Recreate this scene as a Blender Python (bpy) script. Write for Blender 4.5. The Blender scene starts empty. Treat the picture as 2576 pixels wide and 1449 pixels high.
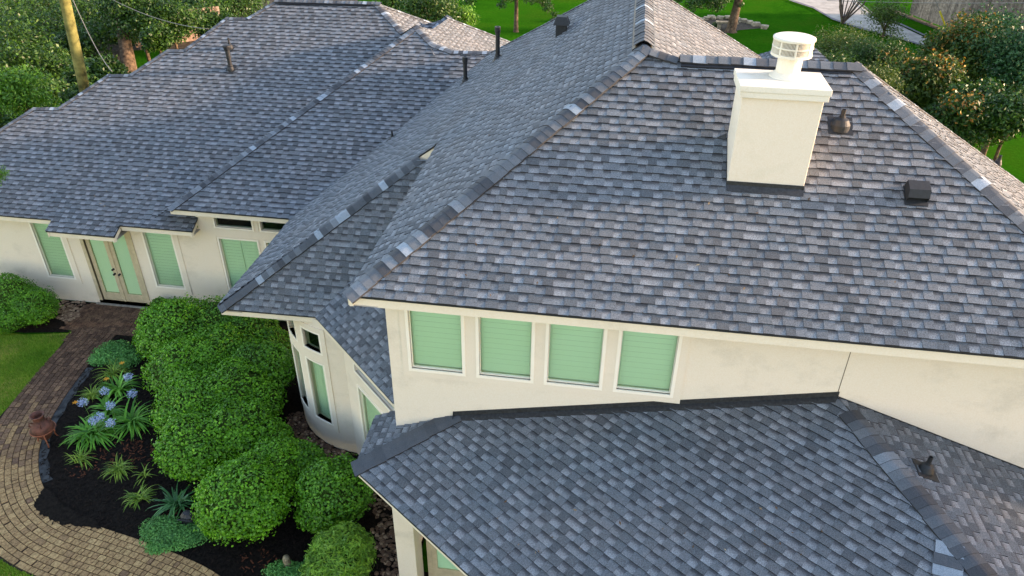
import bpy, bmesh, math, random
import numpy as np
from mathutils import Matrix, Vector
from mathutils.geometry import tessellate_polygon

random.seed(7)
rng = np.random.default_rng(7)
SC = bpy.context.scene
COL = SC.collection

# ------------------------------------------------------------------ camera
PITCH, YAW, ROLL = math.radians(32.489), math.radians(8.047), math.radians(0.728)
CAM = np.array([0.0, 0.0, 12.9])
cp_, sp_ = math.cos(PITCH), math.sin(PITCH)
FWD = np.array([-math.sin(YAW) * cp_, math.cos(YAW) * cp_, -sp_])
_r0 = np.array([math.cos(YAW), math.sin(YAW), 0.0])
_u0 = np.cross(_r0, FWD)
RGT = math.cos(ROLL) * _r0 + math.sin(ROLL) * _u0
UPV = -math.sin(ROLL) * _r0 + math.cos(ROLL) * _u0
FPX = 2818.76 * 2576 / 3840
cam_d = bpy.data.cameras.new('camera')
cam_d.sensor_width = 36.0
cam_d.lens = 36.0 * 2818.76 / 3840
cam_d.clip_start = 0.1
cam_d.clip_end = 600
cam = bpy.data.objects.new('camera', cam_d)
COL.objects.link(cam)
M = Matrix.Identity(4)
for i in range(3):
    M[i][0] = RGT[i]; M[i][1] = UPV[i]; M[i][2] = -FWD[i]; M[i][3] = CAM[i]
cam.matrix_world = M
SC.camera = cam

# ------------------------------------------------------------------ light
SUN_EL, SUN_AZ = 12.5, 8.0          # degrees; azimuth measured from +X towards +Y
W = bpy.data.worlds.new('World'); SC.world = W; W.use_nodes = True
nt = W.node_tree; nt.nodes.clear()
sky = nt.nodes.new('ShaderNodeTexSky'); sky.sky_type = 'NISHITA'; sky.sun_disc = False
sky.sun_elevation = math.radians(SUN_EL); sky.sun_rotation = math.radians(90 - SUN_AZ)
sky.air_density = 1.0; sky.dust_density = 0.6; sky.ozone_density = 1.0
bg = nt.nodes.new('ShaderNodeBackground'); bg.inputs[1].default_value = 0.15
wo = nt.nodes.new('ShaderNodeOutputWorld')
hz = nt.nodes.new('ShaderNodeMix'); hz.data_type = 'RGBA'; hz.blend_type = 'MULTIPLY'; hz.inputs[0].default_value = 1.0
hz.inputs[7].default_value = (1.20, 1.0, .93, 1)      # warm evening air
nt.links.new(sky.outputs[0], hz.inputs[6]); nt.links.new(hz.outputs[2], bg.inputs[0]); nt.links.new(bg.outputs[0], wo.inputs[0])
sun_d = bpy.data.lights.new('sun', 'SUN'); sun_d.energy = 2.7; sun_d.angle = math.radians(4.0)
sun_d.color = (1.0, 0.70, 0.46)
sun = bpy.data.objects.new('sun', sun_d); COL.objects.link(sun)
sv = Vector((math.cos(math.radians(SUN_EL)) * math.cos(math.radians(SUN_AZ)),
             math.cos(math.radians(SUN_EL)) * math.sin(math.radians(SUN_AZ)), math.sin(math.radians(SUN_EL))))
sun.rotation_euler = sv.to_track_quat('Z', 'Y').to_euler()
SC.view_settings.view_transform = 'Standard'
SC.view_settings.look = 'None'
SC.view_settings.gamma = 1
SC.view_settings.exposure = 2.3
SC.cycles.max_bounces = 8
SC.cycles.transparent_max_bounces = 12

# ------------------------------------------------------------------ picking points on real planes
def ray(px, py):
    return FWD + RGT * (px - 1288) / FPX - UPV * (py - 724.5) / FPX
def hit(px, py, n, p0):
    d = ray(px, py); n = np.array(n, float)
    return CAM + d * (n @ (np.array(p0, float) - CAM)) / (n @ d)
def HX(px, py, x): return hit(px, py, (1, 0, 0), (x, 0, 0))
def HY(px, py, y): return hit(px, py, (0, 1, 0), (0, y, 0))
def HZ(px, py, z): return hit(px, py, (0, 0, 1), (0, 0, z))
def GP(px, py, z=0.0):
    p = HZ(px, py, z); return (float(p[0]), float(p[1]))
def depth_of(p): return float((np.array(p) - CAM) @ FWD)

# ------------------------------------------------------------------ object helpers
def new_obj(name, me, parent=None):
    o = bpy.data.objects.new(name, me); COL.objects.link(o)
    if parent is not None: o.parent = parent
    return o
def empty(name, label=None, cat=None, group=None, kind=None, loc=(0, 0, 0), parent=None):
    o = bpy.data.objects.new(name, None); COL.objects.link(o); o.location = loc
    if parent is not None: o.parent = parent
    tag(o, label, cat, group, kind); return o
def tag(o, label=None, cat=None, group=None, kind=None):
    if label: o['label'] = label
    if cat: o['category'] = cat
    if group: o['group'] = group
    if kind: o['kind'] = kind
    return o
class MB:
    """collects verts / faces and per face values"""
    def __init__(s): s.v = []; s.f = []; s.a = []
    def poly(s, pts, tone=0.5, kind=0.0):
        b = len(s.v); s.v.extend([tuple(map(float, p)) for p in pts]); s.f.append(tuple(range(b, b + len(pts)))); s.a.append((tone, kind))
    def box(s, lo, hi, f=None, tone=0.5):
        x0, y0, z0 = lo; x1, y1, z1 = hi
        c = [(x0, y0, z0), (x1, y0, z0), (x1, y1, z0), (x0, y1, z0), (x0, y0, z1), (x1, y0, z1), (x1, y1, z1), (x0, y1, z1)]
        if f: c = [f(*p) for p in c]
        b = len(s.v); s.v.extend([tuple(map(float, p)) for p in c])
        for q in ((0, 3, 2, 1), (4, 5, 6, 7), (0, 1, 5, 4), (1, 2, 6, 5), (2, 3, 7, 6), (3, 0, 4, 7)):
            s.f.append(tuple(b + i for i in q)); s.a.append((tone, 0.0))
    def tube(s, pts, rad, seg=8, caps=True, tone=0.5):
        pts = [Vector(p) for p in pts]; rings = []
        for i, p in enumerate(pts):
            d = (pts[min(i + 1, len(pts) - 1)] - pts[max(i - 1, 0)]).normalized()
            a = d.orthogonal().normalized() if abs(d.z) < .99 else Vector((1, 0, 0))
            if i and rings: 
                a = (prev_a - d * prev_a.dot(d)).normalized()
            prev_a = a; bb = d.cross(a); r = rad[i] if hasattr(rad, '__len__') else rad
            b = len(s.v)
            for k in range(seg):
                t = 2 * math.pi * k / seg; s.v.append(tuple(p + (a * math.cos(t) + bb * math.sin(t)) * r))
            rings.append(b)
        for i in range(len(rings) - 1):
            for k in range(seg):
                k2 = (k + 1) % seg
                s.f.append((rings[i] + k, rings[i] + k2, rings[i + 1] + k2, rings[i + 1] + k)); s.a.append((tone, 0.0))
        if caps:
            s.f.append(tuple(rings[0] + k for k in reversed(range(seg)))); s.a.append((tone, 0.0))
            s.f.append(tuple(rings[-1] + k for k in range(seg))); s.a.append((tone, 0.0))
    def lathe(s, prof, c=(0, 0, 0), seg=24, axis=None):
        """prof list (r, z) revolved round z through c"""
        rings = []
        for r, z in prof:
            b = len(s.v)
            for k in range(seg):
                t = 2 * math.pi * k / seg; s.v.append((c[0] + r * math.cos(t), c[1] + r * math.sin(t), c[2] + z))
            rings.append(b)
        for i in range(len(rings) - 1):
            for k in range(seg):
                k2 = (k + 1) % seg
                s.f.append((rings[i] + k, rings[i] + k2, rings[i + 1] + k2, rings[i + 1] + k)); s.a.append((0.5, 0.0))
    def build(s, name, mat, parent=None, smooth=False, attrs=False, bevel=0):
        me = bpy.data.meshes.new(name)
        me.from_pydata(s.v, [], s.f); 
        if attrs:
            at = me.attributes.new('tone', 'FLOAT', 'FACE'); at.data.foreach_set('value', [x[0] for x in s.a])
            at = me.attributes.new('part_kind', 'FLOAT', 'FACE'); at.data.foreach_set('value', [x[1] for x in s.a])
        me.materials.append(mat)
        me.update()
        if smooth: me.polygons.foreach_set('use_smooth', [True] * len(me.polygons))
        o = new_obj(name, me, parent)
        if bevel:
            m = o.modifiers.new('b', 'BEVEL'); m.width = bevel; m.segments = 2; m.limit_method = 'ANGLE'
        return o

# ------------------------------------------------------------------ materials
def mat(name):
    m = bpy.data.materials.new(name); m.use_nodes = True
    n = m.node_tree.nodes; b = n['Principled BSDF']; return m, m.node_tree, b
def N(nt, t, **k):
    n = nt.nodes.new(t)
    for a, v in k.items(): setattr(n, a, v)
    return n
def noise(nt, scale, detail=4, rough=.6, vec=None):
    n = N(nt, 'ShaderNodeTexNoise'); n.inputs['Scale'].default_value = scale; n.inputs['Detail'].default_value = detail
    n.inputs['Roughness'].default_value = rough
    if vec is not None: nt.links.new(vec, n.inputs['Vector'])
    return n
def ramp(nt, src, stops):
    r = N(nt, 'ShaderNodeValToRGB'); e = r.color_ramp.elements
    while len(e) > len(stops): e.remove(e[-1])
    while len(e) < len(stops): e.new(1)
    for x, (p, c) in zip(e, stops): x.position = p; x.color = (*c, 1)
    nt.links.new(src, r.inputs[0]); return r.outputs[0]
def mixc(nt, fac, a, b, mode='MIX'):
    m = N(nt, 'ShaderNodeMix', data_type='RGBA', blend_type=mode)
    for i, s in ((0, fac), (6, a), (7, b)):
        if isinstance(s, (int, float)): m.inputs[i].default_value = s
        elif isinstance(s, tuple): m.inputs[i].default_value = (*s, 1)
        else: nt.links.new(s, m.inputs[i])
    return m.outputs[2]
def mathn(nt, op, a, b=0.0, c=None):
    m = N(nt, 'ShaderNodeMath', operation=op)
    for i, s in enumerate([a, b] + ([c] if c is not None else [])):
        if isinstance(s, (int, float)): m.inputs[i].default_value = s
        else: nt.links.new(s, m.inputs[i])
    return m.outputs[0]
def attr(nt, name): 
    a = N(nt, 'ShaderNodeAttribute'); a.attribute_name = name; return a.outputs['Fac']
def objvec(nt): return N(nt, 'ShaderNodeTexCoord').outputs['Object']
def bump(nt, b, h, strength=.3, dist=.01):
    n = N(nt, 'ShaderNodeBump'); n.inputs['Strength'].default_value = strength; n.inputs['Distance'].default_value = dist
    nt.links.new(h, n.inputs['Height']); nt.links.new(n.outputs[0], b.inputs['Normal'])

def m_shingle():
    m, t, b = mat('asphalt_shingle')
    v = objvec(t); tone = attr(t, 'tone'); kind = attr(t, 'part_kind'); vf = attr(t, 'vfrac')
    base = ramp(t, tone, [(0, (.068, .076, .081)), (.3, (.100, .112, .118)), (.55, (.124, .138, .146)), (.8, (.172, .189, .198)), (1, (.225, .245, .255))])
    big = noise(t, .9, 5, .6, v)
    base = mixc(t, .6, base, ramp(t, big.outputs[0], [(.35, (.46, .49, .53)), (.65, (.54, .51, .505))]), 'OVERLAY')
    tint = noise(t, 4.0, 3, .6, v)
    base = mixc(t, .5, base, ramp(t, tint.outputs[0], [(.35, (.475, .50, .53)), (.65, (.53, .505, .51))]), 'OVERLAY')
    sp = noise(t, 70, 4, .85, v)
    base = mixc(t, .8, base, ramp(t, sp.outputs[0], [(.36, (.16, .16, .16)), (.64, (.84, .84, .84))]), 'OVERLAY')
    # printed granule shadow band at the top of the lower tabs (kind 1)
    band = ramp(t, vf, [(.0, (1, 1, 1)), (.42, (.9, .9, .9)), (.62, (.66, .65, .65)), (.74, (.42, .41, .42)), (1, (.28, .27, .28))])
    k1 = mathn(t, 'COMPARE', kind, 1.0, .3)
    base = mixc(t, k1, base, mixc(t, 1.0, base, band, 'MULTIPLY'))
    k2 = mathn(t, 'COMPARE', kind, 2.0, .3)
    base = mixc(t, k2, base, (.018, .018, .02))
    t.links.new(base, b.inputs['Base Color']); b.inputs['Roughness'].default_value = .88
    b.inputs['Specular IOR Level'].default_value = .35
    bump(t, b, sp.outputs[0], .5, .006)
    return m
def m_cap():
    m, t, b = mat('ridge_cap_shingle')
    v = objvec(t); tone = attr(t, 'tone')
    base = ramp(t, tone, [(0, (.035, .040, .047)), (.35, (.068, .078, .089)), (.6, (.11, .126, .14)), (1, (.26, .31, .355))])
    sp = noise(t, 80, 3, .8, v)
    base = mixc(t, .6, base, ramp(t, sp.outputs[0], [(.33, (.25, .25, .25)), (.67, (.78, .78, .78))]), 'OVERLAY')
    lo = noise(t, 7, 2, .6, v)
    base = mixc(t, .5, base, ramp(t, lo.outputs[0], [(.3, (.38, .42, .45)), (.7, (.60, .56, .55))]), 'OVERLAY')
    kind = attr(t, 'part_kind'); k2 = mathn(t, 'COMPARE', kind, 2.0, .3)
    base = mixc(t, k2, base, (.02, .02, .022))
    t.links.new(base, b.inputs['Base Color']); b.inputs['Roughness'].default_value = .85
    bump(t, b, sp.outputs[0], .4, .005); return m
def m_stucco(name, c, dirt=.35, dcol=(.30, .27, .20)):
    m, t, b = mat(name); v = objvec(t)
    n1 = noise(t, 1.3, 6, .65, v)
    mp = N(t, 'ShaderNodeMapping'); mp.inputs['Scale'].default_value = (.8, .8, 1.6); t.links.new(v, mp.inputs[0])
    n2 = noise(t, 1.6, 5, .6, mp.outputs[0])
    f = mathn(t, 'MULTIPLY', n1.outputs[0], n2.outputs[0])
    f = ramp(t, f, [(.26, (0, 0, 0)), (.50, (1, 1, 1))])
    base = mixc(t, mathn(t, 'MULTIPLY', f, dirt), c, dcol)
    fine = noise(t, 45, 4, .8, v)
    base = mixc(t, .45, base, ramp(t, fine.outputs[0], [(.35, (.4, .4, .4)), (.65, (.6, .6, .6))]), 'OVERLAY')
    t.links.new(base, b.inputs['Base Color']); b.inputs['Roughness'].default_value = .9
    bump(t, b, fine.outputs[0], .35, .008); return m
def m_plain(name, c, rough=.6, var=.15, scale=8, metal=0, bumpy=0):
    m, t, b = mat(name); v = objvec(t); n = noise(t, scale, 4, .6, v)
    k0 = .5 - var; k1 = .5 + var
    base = mixc(t, 1.0, c, ramp(t, n.outputs[0], [(.3, (k0, k0, k0)), (.7, (k1, k1, k1))]), 'OVERLAY')
    t.links.new(base, b.inputs['Base Color']); b.inputs['Roughness'].default_value = rough; b.inputs['Metallic'].default_value = metal
    if rough > .84: b.inputs['Specular IOR Level'].default_value = .12
    if bumpy: bump(t, b, n.outputs[0], bumpy, .02)
    return m
def m_glass():
    m, t, b = mat('green_tinted_glass'); t.nodes.remove(b); out = t.nodes['Material Output']
    tr = N(t, 'ShaderNodeBsdfTransparent'); tr.inputs[0].default_value = (.74, .93, .76, 1)
    gl = N(t, 'ShaderNodeBsdfGlossy'); gl.inputs[0].default_value = (.9, .95, .95, 1); gl.inputs['Roughness'].default_value = .03
    fr = N(t, 'ShaderNodeFresnel'); fr.inputs[0].default_value = 1.5
    mx = N(t, 'ShaderNodeMixShader'); t.links.new(fr.outputs[0], mx.inputs[0]); t.links.new(tr.outputs[0], mx.inputs[1]); t.links.new(gl.outputs[0], mx.inputs[2])
    t.links.new(mx.outputs[0], out.inputs[0]); return m
def m_leaf(name, stops, rough=.5, trans=.25, hue=None):
    m, t, b = mat(name); tone = attr(t, 'tone'); v = objvec(t)
    base = ramp(t, tone, stops)
    n = noise(t, 2.2, 3, .6, v)
    base = mixc(t, .6, base, ramp(t, n.outputs[0], [(.32, (.36, .38, .40)), (.68, (.62, .62, .5))]), 'OVERLAY')
    t.links.new(base, b.inputs['Base Color']); b.inputs['Roughness'].default_value = rough
    b.inputs['Specular IOR Level'].default_value = .35
    tl = N(t, 'ShaderNodeBsdfTranslucent'); t.links.new(mixc(t, .5, base, (.5, .65, .1), 'MULTIPLY'), tl.inputs[0])
    t.links.new(base, tl.inputs[0])
    mx = N(t, 'ShaderNodeMixShader'); mx.inputs[0].default_value = trans
    out = t.nodes['Material Output']
    t.links.new(b.outputs[0], mx.inputs[1]); t.links.new(tl.outputs[0], mx.inputs[2]); t.links.new(mx.outputs[0], out.inputs[0])
    return m
def m_tone(name, stops, rough=.8, sc=30, amt=.3, bumpd=.004):
    m, t, b = mat(name); tone = attr(t, 'tone'); v = objvec(t)
    base = ramp(t, tone, stops); n = noise(t, sc, 5, .7, v)
    base = mixc(t, 1.0, base, ramp(t, n.outputs[0], [(.3, (.5 - amt,) * 3), (.7, (.5 + amt,) * 3)]), 'OVERLAY')
    t.links.new(base, b.inputs['Base Color']); b.inputs['Roughness'].default_value = rough; b.inputs['Specular IOR Level'].default_value = .15
    bump(t, b, n.outputs[0], .5, bumpd); return m

SHINGLE = m_shingle(); CAP = m_cap()
STUCCO = m_stucco('cream_stucco', (.76, .67, .53))
TRIM = m_stucco('cream_trim', (.78, .685, .525), .30)
BAND = m_stucco('stucco_band', (.76, .67, .53), .18)
SOFFIT = m_plain('soffit_paint', (.50, .45, .36), .8, .05)
CHIM = m_stucco('chimney_stucco', (.75, .655, .52), .30, (.42, .41, .24))
BLACKM = m_plain('black_metal', (.011, .013, .015), .62, .2, 20)
BLACKP = m_plain('black_plastic', (.010, .011, .013), .5, .25, 30)
FLASH = m_plain('black_flashing', (.02, .022, .024), .55, .3, 25, 0, .1)
GLASS = m_glass()
SHUT = m_plain('white_shutter', (.88, .88, .84), .6, .03)
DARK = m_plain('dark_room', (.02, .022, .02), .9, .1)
FRAMEW = m_plain('window_frame_paint', (.88, .81, .68), .5, .04, 5)
DOORP = m_plain('tan_door_paint', (.50, .42, .27), .5, .08, 6)
CAPPAINT = m_stucco('painted_metal_cap', (.74, .69, .575), .5, (.35, .28, .18))

# ------------------------------------------------------------------ roof planes
class RP:
    def __init__(s, p0, gdir, slope):
        s.p0 = np.array(p0, float); g = np.array(gdir, float); g /= np.linalg.norm(g)
        s.g = g; s.t = slope; s.n = np.array([-slope * g[0], -slope * g[1], 1.0]); s.nn = s.n / np.linalg.norm(s.n)
        s.u = np.array([g[1], -g[0], 0.0]); s.v = np.array([g[0], g[1], slope]) / math.hypot(1, slope)
    def px(s, x, y): return hit(x, y, s.n, s.p0)
    def z(s, x, y): return s.p0[2] + s.t * (s.g[0] * (x - s.p0[0]) + s.g[1] * (y - s.p0[1]))
    def P(s, x, y): return np.array([x, y, s.z(x, y)])
    def uv(s, p): d = np.array(p) - s.p0; return float(d @ s.u), float(d @ s.v)
    def w(s, u, v, h=0.0): return s.p0 + s.u * u + s.v * v + s.nn * h

def clip_half(poly, ax, val, keep_ge):
    out = []; n = len(poly)
    for i in range(n):
        a = poly[i]; b = poly[(i + 1) % n]
        ia = (a[ax] >= val) if keep_ge else (a[ax] <= val); ib = (b[ax] >= val) if keep_ge else (b[ax] <= val)
        if ia: out.append(a)
        if ia != ib:
            t = (val - a[ax]) / (b[ax] - a[ax]); q = [a[0] + (b[0] - a[0]) * t, a[1] + (b[1] - a[1]) * t]; q[ax] = val; out.append(tuple(q))
    return out
def area2(p): return 0.5 * sum(p[i][0] * p[(i + 1) % len(p)][1] - p[(i + 1) % len(p)][0] * p[i][1] for i in range(len(p)))

EXPO = 0.142
def shingle_roof(name, pl, pts, parent, label=None, seed=0, expo=EXPO, big=1.0):
    R = random.Random(seed * 31 + 5)
    uvp = [pl.uv(p) for p in pts]
    mb = MB(); vf = []
    def add(poly3, tone, kind, vfs):
        mb.poly(poly3, tone, kind); vf.extend(vfs)
    v_lo = min(p[1] for p in uvp); v_hi = max(p[1] for p in uvp)
    rows = int(math.ceil((v_hi - v_lo) / expo)); prev_edge = 0
    for r in range(rows):
        v0 = v_lo + r * expo; v1 = v0 + expo
        strip = clip_half(clip_half(uvp, 1, v0, True), 1, v1, False)
        if len(strip) < 3: continue
        umin = min(p[0] for p in strip); umax = max(p[0] for p in strip)
        u = umin - R.uniform(.0, .3); raised = R.random() < .5; wob = R.uniform(-.004, .004)
        row_t = R.uniform(-.04, .04)
        while u < umax:
            w_ = R.choice([.12, .14, .16, .19]) * R.uniform(.92, 1.08) * big if raised else R.choice([.12, .14, .16]) * R.uniform(.92, 1.08) * big
            a = clip_half(clip_half(strip, 0, u, True), 0, u + w_, False)
            if len(a) >= 3 and abs(area2(a)) > 2e-4:
                h = (.023 if raised else .012) + R.uniform(0, .0015)
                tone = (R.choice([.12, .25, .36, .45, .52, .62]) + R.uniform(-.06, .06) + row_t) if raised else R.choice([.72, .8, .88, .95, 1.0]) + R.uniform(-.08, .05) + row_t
                tone = min(max(tone, 0), 1); kind = 0.0 if raised else 1.0
                def lift(q): return h * (1 - (q[1] - v0) / expo) + .001
                top = [pl.w(q[0], q[1] + wob * 0, lift(q)) for q in a]
                if area2(a) < 0: a = a[::-1]; top = top[::-1]
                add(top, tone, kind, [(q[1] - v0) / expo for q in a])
                n = len(a)
                for i in range(n):
                    p, q = a[i], a[(i + 1) % n]
                    on_b = abs(p[1] - v0) < 1e-6 and abs(q[1] - v0) < 1e-6
                    on_s = raised and ((abs(p[0] - u) < 1e-6 and abs(q[0] - u) < 1e-6) or (abs(p[0] - u - w_) < 1e-6 and abs(q[0] - u - w_) < 1e-6))
                    if (on_b or on_s) and (abs(p[0] - q[0]) + abs(p[1] - q[1]) > .004):
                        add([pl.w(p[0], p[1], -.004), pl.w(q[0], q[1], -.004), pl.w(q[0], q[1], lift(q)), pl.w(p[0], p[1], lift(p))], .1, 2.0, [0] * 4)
            u += w_; raised = not raised if R.random() < .93 else raised
    me = bpy.data.meshes.new(name); me.from_pydata(mb.v, [], mb.f)
    at = me.attributes.new('tone', 'FLOAT', 'FACE'); at.data.foreach_set('value', [x[0] for x in mb.a])
    at = me.attributes.new('part_kind', 'FLOAT', 'FACE'); at.data.foreach_set('value', [x[1] for x in mb.a])
    at = me.attributes.new('vfrac', 'FLOAT', 'POINT'); at.data.foreach_set('value', vf)
    me.materials.append(SHINGLE); me.update()
    # deck under the shingles joined in as one more polygon
    bm = bmesh.new(); bm.from_mesh(me)
    kl = bm.faces.layers.float.get('part_kind')
    vs = [bm.verts.new(pl.w(u_, v_, -.006)) for u_, v_ in uvp]
    for tri in tessellate_polygon([[Vector((u_, v_, 0)) for u_, v_ in uvp]]):
        f = bm.faces.new([vs[i] for i in tri]); f[kl] = 2.0
    bm.to_mesh(me); bm.free()
    o = new_obj(name, me, parent)
    if label: o['label'] = label
    return o

CAPTONES = [.1, .25, .35, .42, .5, .6, .3, .45, .55, 1.0, .4, .12, 0, .6, .95, .68, .3, .75]
def cap_run(name, pts, nl, nr, parent, w=.155, expo=.145, seed=1, lift0=.012, tones=None):
    R = random.Random(seed); mb = MB()
    nl = np.array(nl, float) / np.linalg.norm(nl); nr = np.array(nr, float) / np.linalg.norm(nr)
    P = [np.array(p, float) for p in pts]
    segs = [np.linalg.norm(P[i + 1] - P[i]) for i in range(len(P) - 1)]; L = sum(segs)
    def at(s):
        s = min(max(s, 0), L - 1e-6)
        for i, l in enumerate(segs):
            if s <= l: return P[i] + (P[i + 1] - P[i]) * s / l, (P[i + 1] - P[i]) / l
            s -= l
        return P[-1], (P[-1] - P[-2]) / segs[-1]
    def sides(d):
        out = []
        for n in (nl, nr):
            q = np.cross(d, n); q -= d * (q @ d); q /= np.linalg.norm(q)
            out.append(q)
        # left side goes to -cross-up
        upn = nl + nr; upn /= np.linalg.norm(upn)
        ref = np.cross(d, upn)
        l = out[0] if out[0] @ ref < 0 else -out[0]; r = out[1] if out[1] @ ref > 0 else -out[1]
        return l, r, upn
    s = -.02; k = 0
    while s < L - .03:
        tone = R.choice(tones or CAPTONES); tone = min(max(tone + R.uniform(-.05, .05), 0), 1)
        rows = []
        ww = w * R.uniform(.97, 1.04); h0 = .010 + R.uniform(0, .005); jog = R.uniform(-.006, .006)
        for ss, h in ((s, h0), (s + expo * .55, h0 * .6), (s + expo + .03, .004)):
            p, d = at(ss); p = p + (d * (ss if ss < 0 else max(ss - L, 0)) if (ss < 0 or ss > L) else 0)
            l, r, upn = sides(d); row = []
            for t in (-1, -.6, -.25, 0, .25, .6, 1):
                sd = l if t < 0 else r; f = abs(t) * ww
                drop = .012 * (1 - min(abs(t) / .25, 1))
                nn = nl if t < 0 else nr
                nn = upn if t == 0 else nn
                row.append(p + sd * f + nn * (h + lift0 + .012 - drop * .6) + np.cross(upn, d) * jog)
            rows.append(row)
        for j in range(2):
            for i in range(6): mb.poly([rows[j][i], rows[j][i + 1], rows[j + 1][i + 1], rows[j + 1][i]], tone, 0)
        # butt edge, and side edges painted dark as the cap's shadow line
        dn = -(nl + nr) * .5 * .014
        for i in range(6): mb.poly([rows[0][i] + dn, rows[0][i + 1] + dn, rows[0][i + 1], rows[0][i]], .1, 2)
        for i in (0, 6):
            for j in range(2): mb.poly([rows[j][i], rows[j + 1][i], rows[j + 1][i] + dn * 1.9, rows[j][i] + dn * 1.9], .1, 2)
        s += expo * R.uniform(.97, 1.03); k += 1
    return mb.build(name, CAP, parent, attrs=True)

house = empty('house', 'cream stucco house with steep grey shingle hip roofs', 'house')
T = .687
E1 = np.array([-3.66, 8.718, 6.914])
PA = RP(E1, (0, 1), T)                                   # faces the viewer, upper roof
PB = RP(E1, (1, 0), T)                                   # west slope
P1 = (PA.px(1620, 120) + PB.px(1620, 120)) / 2
ridge_end = np.array([P1[0] + .02, 18.75, P1[2]])
R1s = PA.px(1705, 149); R1e = PA.px(2165, 166); R1e[2] = R1s[2] = (R1e[2] + R1s[2]) / 2
A_SE = np.array([R1e[0] + 3.82, 8.718, 6.914])
PC = RP(P1, (-1, 0), T); PR = RP(R1e, (-1, 0), T); PBK = RP(R1e, (0, -1), T)
shingle_roof('roof_slope', PA, [E1, P1, R1s, R1e, A_SE], house, 'large front slope around the chimney', 1)
TRI = PB.px(1100, 362); TOP2 = PB.px(1042, 403); E2 = PB.px(550, 767); V730 = PB.px(731, 551)
Bnorth = PB.px(1235, 133)
shingle_roof('roof_slope', PB, [E1, P1, ridge_end, PB.px(1490, -2), PB.px(1360, 68), Bnorth, V730, E2, TOP2, TRI], house, 'long left slope falling past two tall black pipes', 2)
shingle_roof('roof_slope', PC, [P1, PC.P(R1s[0] + 3.0, R1s[1] + 3.0), PC.P(5.2, 16.6), PC.P(6.0, 23.4), PC.px(1905, 140), PC.px(1685, 0), ridge_end], house, 'slope lit warm by the low sun', 3)
shingle_roof('roof_slope', PR, [R1e, PR.P(A_SE[0], 8.718), PR.P(11.3, 8.718), PR.P(11.2, 20.4), PR.P(R1e[0] + .02, R1e[1] + .1)], house, None, 4)
shingle_roof('roof_slope', PBK, [R1s, R1e, PBK.P(R1e[0] + 6, R1e[1] + 6), PBK.P(R1s[0] + 6, R1s[1] + 6)], house, None, 5)
PBN = RP((ridge_end[0], 18.3, ridge_end[2] - .35), (0, -1), .8)
shingle_roof('roof_slope', PBN, [PBN.P(.3, 18.3), PBN.P(-3.9, 22.3), PBN.P(3.4, 20.9)], house, None, 6)

# lower front roof (F) and its 45 degree wing (H)
TF = 1.24
PF = RP((-8.136, 12.41, 3.84), (0, 1), TF)
TOP2F = PF.px(1042, 403)
FH0 = PF.px(793, 797); FH1 = PF.px(875, 716)
gh = np.array([1, 1]) / 2 ** .5
th = (FH1[2] - FH0[2]) / ((FH1[:2] - FH0[:2]) @ gh)
PH = RP(FH0, gh, th)
# hip line F/H continued to x = -3.26
dFH = (FH1 - FH0); kk = (-3.2 - FH0[0]) / dFH[0]; FH2 = FH0 + dFH * kk
yt = 14.75; XT = -3.1
E2F = np.array([E2[0], E2[1], PF.z(E2[0], E2[1])])
if FH2[1] > yt:
    kk = (yt - FH0[1]) / dFH[1]; FH2 = FH0 + dFH * kk
    fpoly = [E2F, FH0, FH2, PF.P(TOP2F[0], TOP2F[1])]
else: fpoly = [E2F, FH0, FH2, PF.P(XT, FH2[1] + .01), PF.P(XT, TOP2F[1] + .06), TOP2F]
shingle_roof('roof_slope', PF, fpoly, house, 'small steep slope facing the garden', 7)
hp = [FH0, PH.P(-3.57, FH0[0] + FH0[1] + 3.57), PH.P(-3.2, FH0[0] + FH0[1] + 3.2), PH.P(-3.2, FH2[1]), FH2]
shingle_roof('roof_slope', PH, hp, house, 'small angled slope over the curved bay', 8)

# lower right roof (G0, G, G2)
TG = .3456
K = np.array([-3.72, 8.26, 3.835]); eg = np.array([.7986, -.6018]); gg = np.array([.6018, .7986])
PG = RP(K, gg, TG)
YW = 9.15
GA = PG.P(-2.25, YW); GB = PG.px(2108, 1003); GB = np.array([GB[0], YW, 0]); GB[2] = PG.z(GB[0], YW)
d_ = HY(2576, 1182, YW)
hipdir = PG.px(2480, 1449) - GB
# G2 contains GB, d_, and hip direction
n2 = np.cross(d_ - GB, hipdir); n2 = n2 / n2[2]
g2 = -n2[:2]; tg2 = np.linalg.norm(g2); PG2 = RP(GB, g2 / tg2, tg2)
hipend = GB + hipdir * ((3.835 - GB[2]) / hipdir[2])
shingle_roof('roof_slope', PG, [K, GA, GB, hipend], house, 'low front slope below the four upstairs windows', 9)
PG0 = RP(K, (1, 0), (GA[2] - K[2]) / (GA[0] - K[0]))
shingle_roof('roof_slope', PG0, [K, GA, PG0.P(-3.1, YW), PG0.P(-3.1, 9.62), PG0.P(-3.76, 9.56)], house, None, 10)
e2d = np.array([g2[1], -g2[0]]) / tg2
shingle_roof('roof_slope', PG2, [GB, hipend, PG2.w(PG2.uv(hipend)[0] - (6 if (PG2.u[1] > 0) == False else -6), PG2.uv(hipend)[1]), PG2.P(9.5, YW)], house, 'low slope right of the hip with one small pipe', 11)
GCAPS_W = .17

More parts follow.
